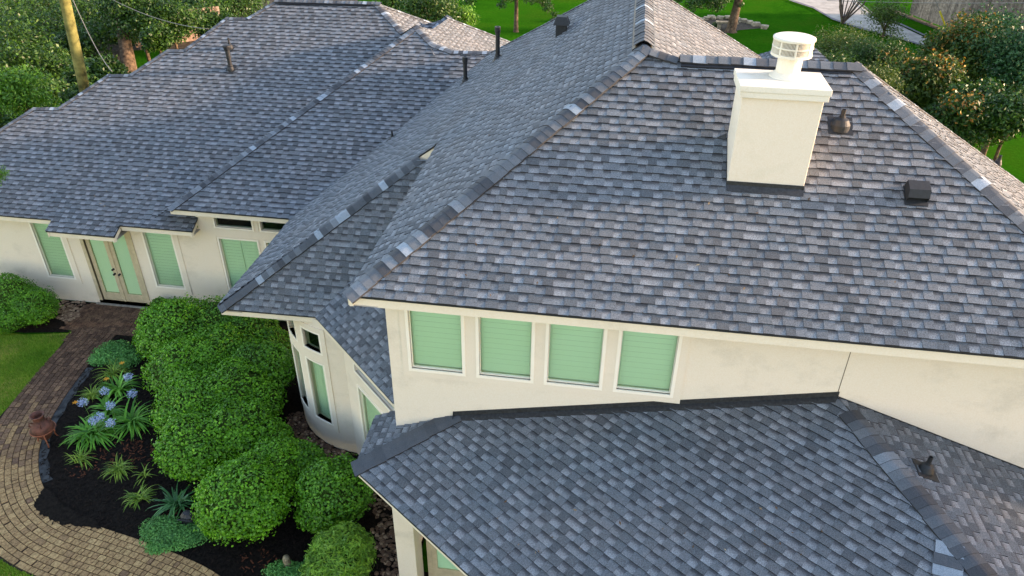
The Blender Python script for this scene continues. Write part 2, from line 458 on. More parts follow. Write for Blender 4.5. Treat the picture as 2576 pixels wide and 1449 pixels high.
# left wing D1 (garden wall side) and D2
T2 = .5
D1 = RP((-17.0, 16.73, 3.05), (0, 1), T2)
D2 = RP((-11.70, 16.66, 3.74), (0, 1), T2)
skyl = [(85, 272), (147, 272), (272, 189), (328, 188), (422, 126), (464, 126), (570, 45), (622, 46), (695, 3)]
Dtop = [D1.px(*p) for p in skyl]
DW = D1.P(Dtop[0][0] - (Dtop[0][1] - 16.73) * .75, 16.73)
DR0 = D1.px(950, 10); DPk = D2.px(1048, 66)
D1pts = [DW] + Dtop + [DR0, D1.P(DR0[0] + 1.2, DR0[1] - 1.2), D1.P(DPk[0] - .35, DPk[1] - .1), D1.P(-11.24, 17.3), D1.P(-11.24, 16.73), D1.P(-13.37, 16.73), D1.P(-13.37, 16.38), D1.P(-15.43, 16.38), D1.P(-15.43, 16.73)]
shingle_roof('roof_slope', D1, D1pts, house, 'broad slope of the left wing with stepped left edge', 12, .166, 1.12)
# back skirts on the far side of the stepped edge
for i in range(len(Dtop)):
    a = DW if i == 0 else Dtop[i - 1]; b = Dtop[i]
    if i == 0 or i % 2 == 0: sk = RP(a, (1, 0), (b[2] - a[2]) / (b[0] - a[0])); q = [a, b, sk.P(b[0] - 1.6, b[1]), sk.P(a[0] - 1.6, a[1])]
    else: sk = RP(a, (0, -1), T); q = [a, b, sk.P(b[0], b[1] + 1.6), sk.P(a[0], a[1] + 1.6)]
    shingle_roof('roof_slope', sk, q, house, None, 20 + i)
sk = RP(Dtop[-1], (0, -1), T)
shingle_roof('roof_slope', sk, [Dtop[-1], DR0, sk.P(DR0[0] + 4, DR0[1] + 4), sk.P(Dtop[-1][0] - 1, DR0[1] + 4)], house, None, 33)
D2c = np.array([-11.70, 16.66, 3.74])
D2pts = [D2c, DPk, D2.px(1092, 112), D2.px(1140, 129), D2.px(1236, 131), D2.px(731, 551)]
shingle_roof('roof_slope', D2, D2pts, house, 'slope of the middle wing between hip and valley', 13, .166, 1.12)
PD2W = RP(D2c, (1, 0), (DPk[2] - D2c[2]) / (DPk[0] - D2c[0]))
shingle_roof('roof_slope', PD2W, [D2c, DPk, PD2W.P(DPk[0] - 1.1, DPk[1]), PD2W.P(D2c[0] - .5, D2c[1] + .3), PD2W.P(D2c[0] - .5, D2c[1] + .02)], house, None, 14)
# warm east slopes behind D1 and D2
PED1 = RP(DR0, (-1, 0), T)
shingle_roof('roof_slope', PED1, [DR0, PED1.px(1092, 60), PED1.px(1150, 100), PED1.px(1060, 90), D1.P(DR0[0] + 1.2, DR0[1] - 1.2)], house, None, 15)
PED2 = RP(DPk, (-1, 0), T)
shingle_roof('roof_slope', PED2, [DPk, PED2.px(1185, 95), PED2.px(1292, 142), PED2.px(1240, 170), PED2.px(1092, 140)], house, 'rear slope with a pinkish cast', 16)
pW = HY(1128, 46, 26.5)
PW2 = RP(pW, (-1, 0), T)
shingle_roof('roof_slope', PW2, [pW, PW2.px(1300, 112), PW2.px(1310, 150), PW2.px(1080, 92), PW2.px(1078, 80)], house, None, 17)
PW2b = RP(pW, (0, 1), T)
shingle_roof('roof_slope', PW2b, [pW, PW2b.px(1080, 86), PW2b.px(1040, 78), PW2b.px(1068, 62)], house, None, 18)
# far north east wing, seen as a small blue tip behind the ridge
pN = HY(1975, 118, 27.0)
PN = RP(pN, (1, 0), T); PN2 = RP(pN, (0, 1), T)
shingle_roof('roof_slope', PN, [pN, PN.P(pN[0] - 3, pN[1] + 3), PN.P(pN[0] - 3, pN[1] - 3)], house, None, 19)
shingle_roof('roof_slope', PN2, [pN, PN2.P(pN[0] - 3, pN[1] - 3), PN2.P(pN[0] + 4, pN[1] - 3), PN2.P(pN[0] + 1.0, pN[1])], house, None, 34)

# ------------------------------------------------------------------ caps
nA, nB, nC, nR = PA.nn, PB.nn, PC.nn, PR.nn
cap_run('hip_cap', [E1, P1], nB, nA, house, .165, .145, 1)
cap_run('hip_cap', [P1, R1s], nBk := PBK.nn, nA, house, .13, .145, 2)
up = np.array([0, 0, 1.0])
cap_run('ridge_cap', [R1s + up * .05 + np.array([.05, 0, 0]), R1e + up * .05], PBK.nn, nA, house, .15, .20, 3, lift0=.0, tones=[.4, .55, .7, .5, .95, .6, .3])
cap_run('hip_cap', [A_SE, R1e], nA, nR, house, .195, .17, 4)
cap_run('hip_cap', [PR.P(11.2, 20.0), R1e + np.array([.15, .15, -.1])], nR, PBK.nn, house, .1, .145, 44)
cap_run('ridge_cap', [P1 + up * .05 + np.array([0, .12, 0]), ridge_end + up * .05], nB, nC, house, .165, .2, 5, lift0=.03, tones=[.25, .35, .45, .95, .4, .3])
cap_run('hip_cap', [Bnorth, PB.px(1360, 68), PB.px(1490, -2), ridge_end], PBN.nn, nB, house, .1, .145, 6)
cap_run('hip_cap', [PC.px(1905, 140), PC.px(1685, 0)], nC, PBN.nn, house, .08, .145, 7)
TOPH = (TOP2 + TOP2F) / 2
cap_run('hip_cap', [(E2 + E2F) / 2, TOPH], nB, PF.nn, house, .155, .145, 8)
cap_run('hip_cap', [K, GA + (K - GA) * .02], PG0.nn, PG.nn, house, .17, .19, 9, tones=[.3, .45, .55, .2, .95])
cap_run('hip_cap', [hipend, GB + (hipend - GB) * .03], PG.nn, PG2.nn, house, .17, .145, 10)
jA = PG.px(2388, 1372)
cap_run('hip_cap', [PG.px(2372, 1600), jA], PG.nn, PG.nn + np.array([.05, .05, 0]), house, .16, .145, 11, tones=[.3, .2, .9, .35, .5])
cap_run('hip_cap', [D2c, DPk], PD2W.nn, D2.nn, house, .155, .145, 12)
cap_run('hip_cap', [D2pts[3], D2pts[2], DPk], D2.nn, PED2.nn, house, .15, .145, 13)
cap_run('ridge_cap', [D2pts[4], D2pts[3]], D2.nn, PW2b.nn * np.array([1, -1, 1]), house, .13, .145, 14)
allp = [DW] + Dtop
for i in range(len(allp) - 1):
    hipseg = i % 2 == 0
    cap_run('hip_cap' if hipseg else 'ridge_cap', [allp[i], allp[i + 1]], (np.array([-T, 0, 1]) if hipseg else np.array([0, T, 1])), D1.nn, house, .12, .145, 60 + i)
cap_run('ridge_cap', [Dtop[-1] + up * .04, DR0 + up * .04], np.array([0, T, 1]), D1.nn, house, .14, .145, 80, lift0=.02)
cap_run('hip_cap', [D1.P(DR0[0] + 1.2, DR0[1] - 1.2), DR0], D1.nn, PED1.nn, house, .15, .145, 81)
cap_run('ridge_cap', [DPk + np.array([-.05, 0, 0]), D1.P(DR0[0] + 1.2, DR0[1] - 1.2)], D2.nn, PED1.nn, house, .15, .145, 82)
cap_run('hip_cap', [PED1.px(1092, 60), DR0], PED1.nn, np.array([0, T, 1]), house, .1, .145, 83)
cap_run('hip_cap', [PW2.px(1300, 112), pW], PW2.nn, np.array([0, T, 1]), house, .1, .145, 84)
cap_run('hip_cap', [PW2b.px(1080, 88), pW], PW2b.nn, PW2.nn, house, .13, .145, 85)

# ridge vents: dark louvre strips under the raised caps
def ridge_vent(a, b, na, nb, w=.2, h=.05):
    a = np.array(a); b = np.array(b); d = (b - a) / np.linalg.norm(b - a); mb = MB()
    for n in (na, nb):
        n = n / np.linalg.norm(n)
        sdir = np.cross(d, n); sdir = sdir if sdir[2] < 0 else -sdir
        p = [a + sdir * .02, b + sdir * .02, b + sdir * w, a + sdir * w]
        top = [x + n * h for x in p]
        mb.poly(top); mb.poly([p[3], p[2], top[2], top[3]]); mb.poly([p[0], p[3], top[3], top[0]]); mb.poly([p[1], p[2], top[2], top[1]])
    return mb.build('ridge_vent', BLACKP, house)
ridge_vent(R1s + np.array([.05, 0, 0]), R1e - np.array([.15, 0, 0]), PBK.nn, nA, .18, .035)
ridge_vent(P1 + np.array([0, .12, 0]), ridge_end, nB, nC, .2, .045)
ridge_vent(Dtop[-1] + np.array([.15, 0, 0]), DR0 - np.array([.35, 0, 0]), np.array([0, T, 1.0]), D1.nn, .18, .045)

# ------------------------------------------------------------------ eaves
def eave(p, q, out, h=.15, soff=.45, label=None, zdrop=.0, drip=True, ext=(0, 0)):
    p = np.array(p, float); q = np.array(q, float); o = np.array([out[0], out[1], 0.0]); o /= np.linalg.norm(o)
    d = (q - p); d /= np.linalg.norm(d)
    def f(s, dd, z): return p + d * s + o * dd + np.array([0, 0, z])
    L = np.linalg.norm(q - p)
    mb = MB(); mb.box((-ext[0], -.055, -.02 - h), (L + ext[1], -.025, -.02), f)
    mb.box((-ext[0], -.085, -.02 - h * .98), (L + ext[1], -.055, -.03), f)
    fa = mb.build('fascia', TRIM, house)
    if drip:
        m2 = MB(); m2.box((-ext[0], -.03, -.03), (L + ext[1], .004, .004), f); m2.build('drip_edge', BLACKM, house)
    if soff:
        m3 = MB(); m3.poly([f(0, -.06, -h + .0), f(L, -.06, -h + .0), f(L, -soff, -h), f(0, -soff, -h)]); m3.build('soffit', SOFFIT, house)
eave(E1, A_SE, (0, -1), .165, .45)
eave(TRI, E1, (-1, 0), .165, .45)
eave(V730, E2, (-1, 0), .15, .5)
eave(E2F, FH0, (0, -1), .15, .0)
EH = PH.P(-3.57, FH0[0] + FH0[1] + 3.57)
eave(FH0, EH, (-1, -1), .15, .0)
m3 = MB(); zf = FH0[2] - .15
m3.poly([(E2[0] + .05, E2[1] + .05, zf), (FH0[0], FH0[1] + .06, zf), (-3.6, EH[1] + .08, zf), (-3.2, 13, zf), (-3.2, 17, zf), (-8.1, 16.7, zf)])
m3.build('soffit', SOFFIT, house)
eave(PG0.P(-3.76, 9.56), K, (-1, 0), .12, .0)
eave(K, PG.w(9.0, 0), (-gg[0], -gg[1]), .12, .0)
m3 = MB(); m3.poly([(-3.7, 9.5, 3.71), (-3.7, 8.3, 3.71), tuple(PG.w(9.0, .06) - np.array([0, 0, .13])), (5.5, 9.14, 3.71), (-3.2, 9.14, 3.71)]); m3.build('soffit', SOFFIT, house)
eave(D1.P(-20.6, 16.73), D1.P(-15.43, 16.73), (0, -1), .15, .42)
eave(D1.P(-15.43, 16.38), D1.P(-13.37, 16.38), (0, -1), .15, .0, ext=(-.03, 0))
eave(D1.P(-13.37, 16.73), D1.P(-11.24, 16.73), (0, -1), .15, .42)
eave(D2c, D2.px(735, 551), (0, -1), .15, .5)
def rake(a, b, out, h=.17):
    a = np.array(a); b = np.array(b); o = np.array([out[0], out[1], 0.0]); mb = MB()
    z0 = np.array([0, 0, -.02]); z1 = np.array([0, 0, -.02 - h])
    i_ = -o * .03; j_ = -o * .06
    mb.poly([a + z0 + i_, b + z0 + i_, b + z1 + i_, a + z1 + i_]); mb.poly([a + z0 + j_, b + z0 + j_, b + z1 + j_, a + z1 + j_]); mb.poly([a + z1 + i_, b + z1 + i_, b + z1 + j_, a + z1 + j_])
    mb.poly([b + z0 + i_, b + z0 + j_, b + z1 + j_, b + z1 + i_]); mb.poly([a + z0 + i_, a + z0 + j_, a + z1 + j_, a + z1 + i_])
    mb.build('fascia', TRIM, house)
    m2 = MB(); e0 = np.array([0, 0, .004]); e1 = np.array([0, 0, -.035])
    m2.poly([a + e0, b + e0, b + e1, a + e1]); m2.poly([a + e0 + j_, b + e0 + j_, b + e0, a + e0]); m2.poly([a + e1 + j_, b + e1 + j_, b + e1, a + e1]); m2.build('drip_edge', BLACKM, house)
rake(D1.P(-11.24, 16.73), D1.P(-11.24, 17.12), (1, 0))
rake(D1.P(-13.37, 16.38), D1.P(-13.37, 16.76), (1, 0))
rake(D1.P(-15.43, 16.38), D1.P(-15.43, 16.76), (-1, 0))
m3 = MB(); zz = D1.z(0, 16.38) - .16; m3.poly([(-15.4, 16.42, zz), (-13.4, 16.42, zz), (-13.4, 17.14, zz), (-15.4, 17.14, zz)]); m3.build('soffit', SOFFIT, house)
rake(TOP2 + np.array([-.03, -.02, 0]), TRI + np.array([0, -.0, 0]), (0, -1), .05)
gy = min(TRI[1], TOP2[1]) + .06
m3 = MB(); m3.poly([(TOP2[0] - .1, gy, TOP2[2] - .35), (-3.2, gy, TOP2[2] - .35), (-3.2, gy, TRI[2] + .25), (TRI[0], gy, TRI[2] - .03), (TOP2[0] - .1, gy, TOP2[2] - .08)]); m3.build('gable_panel', TRIM, house)

# ------------------------------------------------------------------ walls and windows
def planar(o, right, out):
    o = np.array(o, float); r = np.array([right[0], right[1], 0.0]); n = np.array([out[0], out[1], 0.0])
    return lambda s, d, z: o + r * s + n * d + np.array([0, 0, z])
def wall_panel(name, f, s0, s1, z0, z1, holes, mt, ns=1, th=.14, label=None):
    ss = sorted(set([s0, s1] + [h[0] for h in holes] + [h[1] for h in holes])); zs = sorted(set([z0, z1] + [h[2] for h in holes] + [h[3] for h in holes]))
    fine = []
    for a, b in zip(ss[:-1], ss[1:]):
        n = max(1, int(round(ns * (b - a) / (s1 - s0)))) if ns > 1 else 1
        fine += [(a + (b - a) * i / n, a + (b - a) * (i + 1) / n) for i in range(n)]
    mb = MB()
    for a, b in fine:
        for c, d in zip(zs[:-1], zs[1:]):
            if any(h[0] - 1e-6 <= a and b <= h[1] + 1e-6 and h[2] - 1e-6 <= c and d <= h[3] + 1e-6 for h in holes): continue
            mb.poly([f(a, 0, c), f(b, 0, c), f(b, 0, d), f(a, 0, d)])
    for h in holes:
        for a, b in fine:
            if h[0] - 1e-6 <= a and b <= h[1] + 1e-6:
                mb.poly([f(a, 0, h[2]), f(b, 0, h[2]), f(b, -th, h[2]), f(a, -th, h[2])]); mb.poly([f(a, 0, h[3]), f(b, 0, h[3]), f(b, -th, h[3]), f(a, -th, h[3])])
        for a in (h[0], h[1]): mb.poly([f(a, 0, h[2]), f(a, 0, h[3]), f(a, -th, h[3]), f(a, -th, h[2])])
    o = mb.build(name, mt, house)
    if label: o['label'] = label
    return o
def nbox(mb, f, s0, s1, d0, d1, z0, z1, ns=1, tone=.5):
    for i in range(ns): mb.box((s0 + (s1 - s0) * i / ns, d0, z0), (s0 + (s1 - s0) * (i + 1) / ns, d1, z1), f, tone)
def ring(mb, f, s0, s1, z0, z1, w, d0, d1, ns=1):
    nbox(mb, f, s0 - w, s1 + w, d0, d1, z1, z1 + w, ns); nbox(mb, f, s0 - w, s1 + w, d0, d1, z0 - w, z0, ns)
    mb.box((s0 - w, d0, z0), (s0, d1, z1), f); mb.box((s1, d0, z0), (s1 + w, d1, z1), f)
def window(f, s0, s1, z0, z1, ns=1, shutter=2, fr=.05, label=None, rows=None, mt=None, recess=None):
    mb = MB(); ring(mb, f, s0, s1, z0, z1, fr, -.10, .022, ns); ring(mb, f, s0 + .012, s1 - .012, z0 + .012, z1 - .012, .0125, -.08, -.02, ns)
    w = mb.build('window', mt or FRAMEW, house)
    if label: w['label'] = label
    g = MB()
    for i in range(ns):
        a = s0 + (s1 - s0) * i / ns; b = s0 + (s1 - s0) * (i + 1) / ns
        g.poly([f(a, -.06, z0), f(b, -.06, z0), f(b, -.06, z1), f(a, -.06, z1)])
    g.build('pane', GLASS, w)
    if shutter:
        m = MB(); pw = (s1 - s0) / shutter
        for k in range(shutter):
            a = s0 + pw * k; b = a + pw; st = .045
            m.box((a + .01, -.15, z0 + .0), (a + st, -.115, z1), f); m.box((b - st, -.15, z0), (b - .01, -.115, z1), f)
            m.box((a + st, -.15, z0), (b - st, -.115, z0 + .07), f); m.box((a + st, -.15, z1 - .06), (b - st, -.115, z1), f)
            zz = z0 + .07; pitch = .098
            while zz < z1 - .06:
                zt = min(zz + pitch - .009, z1 - .06)
                c = [f(a + st, -.118, zz), f(b - st, -.118, zz), f(b - st, -.128, zt), f(a + st, -.128, zt)]
                m.poly(c); m.poly([c[0], c[1], f(b - st, -.134, zz), f(a + st, -.134, zz)])
                zz += pitch
        m.build('shutter', SHUT, w)
    r = MB(); dd = -.42
    r.poly([f(s0, dd, z0), f(s1, dd, z0), f(s1, dd, z1), f(s0, dd, z1)])
    for a, b in ((s0, s0), (s1, s1)): r.poly([f(a, -.14, z0), f(a, dd, z0), f(a, dd, z1), f(a, -.14, z1)])
    for z in (z0, z1): r.poly([f(s0, -.14, z), f(s1, -.14, z), f(s1, dd, z), f(s0, dd, z)])
    r.build('unlit_room_backing', DARK, w)  # black-painted box standing in for the unlit room
    return w

# upper wall with the four square windows
fU = planar((0, YW, 0), (1, 0), (0, -1))
wz0 = HY(1040.8, 925.4, YW)[2]
wx = [(-2.894, -2.067), (HY(1206.5, 941.5, YW)[0], HY(1334.7, 955.4, YW)[0]), (HY(1375.8, 960.6, YW)[0], HY(1506.7, 974.8, YW)[0]), (HY(1550, 978.6, YW)[0], HY(1685.3, 992.3, YW)[0])]
ZT = E1[2] - .2
holes = [(a, b, wz0, ZT - .12) for a, b in wx]
wall_panel('wall', fU, -3.25, 7.2, 3.0, ZT + .05, holes, STUCCO, label='upper front wall with four windows')
names = ['leftmost of the four upstairs windows', 'second upstairs window', 'third upstairs window', 'rightmost upstairs window']
for (a, b), l in zip(wx, names): window(fU, a, b, wz0, ZT - .12, shutter=1, label=l)
bx0 = HY(1017, 942, YW)[0]; bx1 = HY(1710, 1010, YW)[0]; bz = HY(1017, 942, YW)[2]
mb = MB()
cuts = [bx0] + [v for a, b in wx for v in (a - .05, b + .05)] + [bx1]
for i in range(0, len(cuts), 2): mb.box((cuts[i], 0, bz), (cuts[i + 1], .016, ZT), fU)
for a, b in wx: mb.box((a - .05, 0, bz), (b + .05, .016, wz0 - .05), fU)
mb.build('window_surround', BAND, house)
sx = HY(2120, 945, YW)[0]
mb = MB(); mb.box((sx, 0, 3.5), (sx + .012, .0015, ZT), fU); mb.build('control_joint', m_plain('joint_shadow_gap', (.16, .13, .09), .9), house)
fjx = HY(1855, 0, YW)[0]
# west face of upper wall and rear body
mb = MB(); mb.poly([(-3.25, YW, 3.0), (-3.25, 19, 3.0), (-3.25, 19, ZT), (-3.25, YW, ZT)]); mb.build('wall', STUCCO, house); mb = MB(); mb.poly([(7.2, YW, 0), (7.2, 19, 0), (7.2, 19, ZT), (7.2, YW, ZT)])
mb.build('wall', STUCCO, house)
mb = MB(); mb.poly([(-3.25, YW + .01, 0), (-3.25, 12, 0), (-3.25, 12, 3.0), (-3.25, YW + .01, 3.0)]); mb.build('wall', STUCCO, house)

# garden wing wall (door, two windows) and middle wing wall
YD = 17.15
fD = planar((0, YD, 0), (1, 0), (0, -1))
wa = (-16.55, -15.73, .85, 2.78); wb = (-13.05, -12.2, .85, 2.68); dr = (-15.02, -13.55, .14, 2.62)
wall_panel('wall', fD, -20.2, -11.3, 0, 2.95, [wa, wb, dr], STUCCO, label='garden wall with the double door')
te = (-10.76, -9.68, 3.03, 3.33); tf = (-9.42, -8.55, 3.03, 3.33); wd = (-10.75, -9.62, .9, 2.66); we = (-9.36, -8.4, .9, 2.66)
wall_panel('wall', fD, -11.3, -7.2, 0, 3.62, [te, tf, wd, we], STUCCO, label='middle wall with high transoms')
window(fD, *wa, shutter=1, label='tall window left of the double door'); window(fD, *wb, shutter=1, label='tall window right of the double door')
window(fD, *te, shutter=0, label='dark high transom'); window(fD, *tf, shutter=0, label='dark high transom cut off by the roof edge')
window(fD, *wd, shutter=2, label='two-leaf shuttered window under the transom'); window(fD, *we, shutter=2)
mb = MB()
for (a, b, c, d) in (wa, wb):
    mb.box((a - .2, 0, c - .2), (a - .05, .02, d + .1), fD); mb.box((b + .05, 0, c - .2), (b + .2, .02, d + .1), fD); mb.box((a - .05, 0, c - .2), (b + .05, .02, c - .05), fD)
    mb.build('window_surround', BAND, house); mb = MB()
mb.box((-11.0, 0, .7), (-10.82, .02, 3.6), fD); mb.box((-10.82, 0, 2.72), (-8.2, .02, 2.97), fD); mb.box((-9.6, 0, 3.0), (-9.5, .02, 3.4), fD)
mb.build('window_surround', BAND, house)
# double door
mb = MB(); ring(mb, fD, dr[0], dr[1], dr[2], dr[3], .10, -.10, .03)
door = mb.build('door', DOORP, house); door['label'] = 'tan double door with green glass'
for k in range(2):
    a = dr[0] + .02 + k * .725; b = a + .705
    mb = MB(); mb.box((a, -.07, dr[2]), (a + .12, -.025, dr[3]), fD); mb.box((b - .12, -.07, dr[2]), (b, -.025, dr[3]), fD)
    mb.box((a + .12, -.07, dr[2]), (b - .12, -.025, dr[2] + .27), fD); mb.box((a + .12, -.07, dr[3] - .15), (b - .12, -.025, dr[3]), fD)
    mb.build('door_leaf', DOORP, door, bevel=.006)
    g = MB(); g.poly([fD(a + .12, -.05, dr[2] + .27), fD(b - .12, -.05, dr[2] + .27), fD(b - .12, -.05, dr[3] - .15), fD(a + .12, -.05, dr[3] - .15)]); g.build('pane', GLASS, door)
    m = MB(); zz = dr[2] + .27
    while zz < dr[3] - .15:
        m.poly([fD(a + .12, -.075, zz), fD(b - .12, -.075, zz), fD(b - .12, -.09, zz + .06), fD(a + .12, -.09, zz + .06)]); zz += .058
    m.build('blind', SHUT, door)
mb = MB(); mb.box((dr[0] + .715, -.03, dr[2]), (dr[0] + .755, .0, dr[3]), fD); mb.build('astragal', DOORP, door)
for s_, z_ in ((dr[0] + .66, 1.12), (dr[0] + .82, 1.12), (dr[0] + .66, 1.28)):
    mb = MB(); c = fD(s_, 0, z_); mb.tube([fD(s_, -.03, z_), fD(s_, .0, z_)], [.032, .03], 12); mb.tube([fD(s_, 0, z_), fD(s_, .045, z_), fD(s_, .06, z_)], [.012, .034, .022], 12); mb.build('knob', BLACKM, door, smooth=True)
mb = MB(); mb.box((dr[0] - .1, -.1, .03), (dr[1] + .1, .03, .14), fD); mb.build('threshold', BLACKM, house)
mb = MB(); mb.box((dr[0] - .2, .0, 0), (dr[1] + .2, .12, .045), fD); mb.build('door_step', m_plain('concrete_step', (.30, .27, .22), .9), house)

# curved bay
CB = np.array([-5.3, 14.3]); RB = 2.05
def fB(s, d, z):
    a = math.radians(s); return np.array([CB[0] + (RB + d) * math.cos(a), CB[1] + (RB + d) * math.sin(a), z])
bw = [(214.6, 229.0), (237.7, 252.0)]
hb = []
for a, b in bw: hb += [(a, b, 2.83, 3.33), (a, b, .77, 2.49)]
bay = wall_panel('wall', fB, 170, 272, 0, 3.72, hb, STUCCO, ns=48, label='curved bay wall')
for k, (a, b) in enumerate(bw):
    for (c, d) in ((2.83, 3.33), (.77, 2.49)):
        mb = MB(); w_ = 1.3; ns = 8
        nbox(mb, fB, a - w_, b + w_, -.1, .02, d, d + .045, ns); nbox(mb, fB, a - w_, b + w_, -.1, .02, c - .045, c, ns)
        nbox(mb, fB, a - w_, a, -.1, .02, c, d); nbox(mb, fB, b, b + w_, -.1, .02, c, d)
        win = mb.build('window', FRAMEW, house)
        g = MB()
        for i in range(ns): 
            p = a + (b - a) * i / ns; q = a + (b - a) * (i + 1) / ns; g.poly([fB(p, -.05, c), fB(q, -.05, c), fB(q, -.05, d), fB(p, -.05, d)])
        g.build('pane', GLASS, win)
        if d < 3:
            m = MB(); zz = c
            for side in range(2):
                p0 = a + (b - a) * side / 2; p1 = a + (b - a) * (side + 1) / 2
                nbox(m, fB, p0 + .1, p0 + 1.2, -.15, -.12, c, d); nbox(m, fB, p1 - 1.2, p1 - .1, -.15, -.12, c, d)
                zz = c
                while zz < d:
                    m.poly([fB(p0 + 1.2, -.125, zz), fB(p1 - 1.2, -.125, zz), fB(p1 - 1.2, -.14, min(zz + .08, d)), fB(p0 + 1.2, -.14, min(zz + .08, d))]); zz += .08
            m.build('shutter', SHUT, win)
        r = MB(); r.poly([fB(a, -.45, c), fB(b, -.45, c), fB(b, -.45, d), fB(a, -.45, d)])
        for s in (a, b): r.poly([fB(s, -.14, c), fB(s, -.45, c), fB(s, -.45, d), fB(s, -.14, d)])
        for z in (c, d): r.poly([fB(a, -.14, z), fB(b, -.14, z), fB(b, -.45, z), fB(a, -.45, z)])
        r.build('unlit_room_backing', DARK, win)  # black stand-in for the unlit room behind the bay
mb = MB()
for a, b in bw:
    nbox(mb, fB, a - 4.6, a - 1.3, 0, .02, .55, 3.5, 3); nbox(mb, fB, b + 1.3, b + 4.6, 0, .02, .55, 3.5, 3)
    nbox(mb, fB, a - 1.3, b + 1.3, 0, .02, .55, .72, 8); nbox(mb, fB, a - 1.3, b + 1.3, 0, .02, 2.54, 2.785, 8); nbox(mb, fB, a - 1.3, b + 1.3, 0, .02, 3.375, 3.5, 8)
mb.build('window_surround', BAND, house)
# diagonal wall right of the bay
off = .22; c45 = FH0[0] + FH0[1] + off * 2 ** .5 + .14
fW = planar((c45 / 2, c45 / 2, 0), (.70711, -.70711), (-.70711, -.70711))
def sW(px, py):
    p = hit(px, py, (-.70711, -.70711, 0), (c45 / 2, c45 / 2, 0)); return float((p[0] - p[1]) * .70711), float(p[2])
s0 = sW(897, 950)[0]; s1 = sW(992, 1018)[0]; bs = fB(266, 0, 0); sb = (bs[0] - bs[1]) * .70711 - .02
wall_panel('wall', fW, sb, s1 + .5, 0, 3.7, [(s0, s1, 2.86, 3.20), (s0 + .05, s1, .6, 2.45)], STUCCO, label='diagonal wall beside the curved bay')
window(fW, s0, s1, 2.86, 3.20, shutter=0, label='dark slanting transom beside the bay'); window(fW, s0 + .05, s1, .6, 2.45, shutter=2, label='tall window right of the curved bay')

# porch column and front door under the low roof
mb = MB(); mb.box((-3.34, 8.75, 0), (-2.98, YW + .02, 3.72)); mb.build('porch_column', STUCCO, house, bevel=.01)
fP = planar((0, YW - .012, 0), (1, 0), (0, -1))
mb = MB(); ring(mb, fP, -2.78, -1.2, .12, 2.5, .09, -.02, .03); mb.box((-2.78, -.01, .12), (-2.68, .02, 2.5), fP); mb.box((-2.68, -.01, .12), (-2.02, .02, .42), fP); mb.box((-2.02, -.01, .12), (-1.9, .02, 2.5), fP); mb.box((-1.99, .02, .12), (-1.95, .035, 2.5), fP)
dd = mb.build('door', DOORP, house); dd['label'] = 'porch door behind the column'
g = MB(); g.poly([fP(-2.68, -.0, .42), fP(-2.02, -.0, .42), fP(-2.02, -.0, 2.5), fP(-2.68, -.0, 2.5)]); g.build('pane', GLASS, dd)
g = MB(); g.poly([fP(-2.68, -.008, .42), fP(-2.02, -.008, .42), fP(-2.02, -.008, 2.5), fP(-2.68, -.008, 2.5)]); g.build('blind', SHUT, dd)
mb = MB(); mb.box((-2.9, .03, .0), (-1.2, .16, .1), fP); mb.build('threshold', BLACKM, house)

fQ = planar(tuple(K[:2] + gg * .5) + (0,), eg, -gg)
wall_panel('wall', fQ, 3.0, 12.0, 0, 3.72, [], STUCCO, label='unseen wall added under the low front roof against stray sun')
mb = MB(); q0 = fQ(3.0, 0, 0); mb.poly([q0, (q0[0], YW, 0), (q0[0], YW, 3.72), (q0[0], q0[1], 3.72)]); mb.build('wall', STUCCO, house)  # unseen end wall added to stop low sun leaking into the porch
# step flashing along the wall above the low roof
mb = MB(); a = PG.P(-2.25, YW - .012); b = PG.P(GB[0], YW - .012)
mb.poly([a, b, b + up * .115, a + up * .115]); off_ = np.array([0, -.09, 0])
a2 = PG.P(-2.25, YW - .1) + up * .022; b2 = PG.P(GB[0] - .05, YW - .1) + up * .022; mb.poly([a2, b2, b + up * .03, a + up * .03]); mb.poly([a2 - up * .03, b2 - up * .03, b2, a2]); mb.poly([a + up * .115, b + up * .115, b + up * .115 + np.array([0, .012, 0]), a + up * .115 + np.array([0, .012, 0])])
mb.poly([a, a2, a + up * .115]); mb.build('wall_flashing', FLASH, house)
mb = MB(); c2 = PG2.P(9.0, YW - .01); mb.poly([b, c2, c2 + up * .035, b + up * .035]); mb.build('wall_flashing', FLASH, house)

# ------------------------------------------------------------------ chimney
def z_at(px_y, base):
    # height where the vertical through base shows at image row px_y
    lo, hi = base[2], base[2] + 4
    for _ in range(40):
        m = (lo + hi) / 2; p = np.array([base[0], base[1], m]); d = p - CAM; yy = 724.5 - FPX * (d @ UPV) / (d @ FWD)
        if yy > px_y: lo = m
        else: hi = m
    return lo
yc = PA.px(1830, 468)[1]
x0, x1 = 1.70, 2.80; yb = yc + .72; zt = HY(1864.7, 215.6, yc - .06)[2]
chim = MB(); chim.box((x0, yc, PA.z(0, yc) - .1), (x1, yb, zt - .02)); ch = chim.build('chimney', CHIM, house, bevel=.012); ch['label'] = 'cream stucco chimney with painted metal cap'
mb = MB(); mb.box((x0 - .045, yc - .05, zt - .17), (x1 + .045, yb + .05, zt - .085)); mb.box((x0 - .06, yc - .065, zt - .083), (x1 + .06, yb + .065, zt)); mb.build('cap', CAPPAINT, ch, bevel=.006)
pc = HZ(1979, 192, zt); pcx, pcy = pc[0], pc[1]
mb = MB(); zA = z_at(181, (pcx, pcy, zt)) - zt; zB = z_at(138, (pcx, pcy, zt)) - zt; zC = z_at(91, (pcx, pcy, zt)) - zt
mb.lathe([(.0, .0), (.25, 0), (.245, .015), (.18, zA), (.168, zA + .01), (.168, zB + .05), (.0, zB + .05)], (pcx, pcy, zt + .002), 32); mb.build('flue_pipe', CAPPAINT, ch, smooth=False)
zc = zt + zB
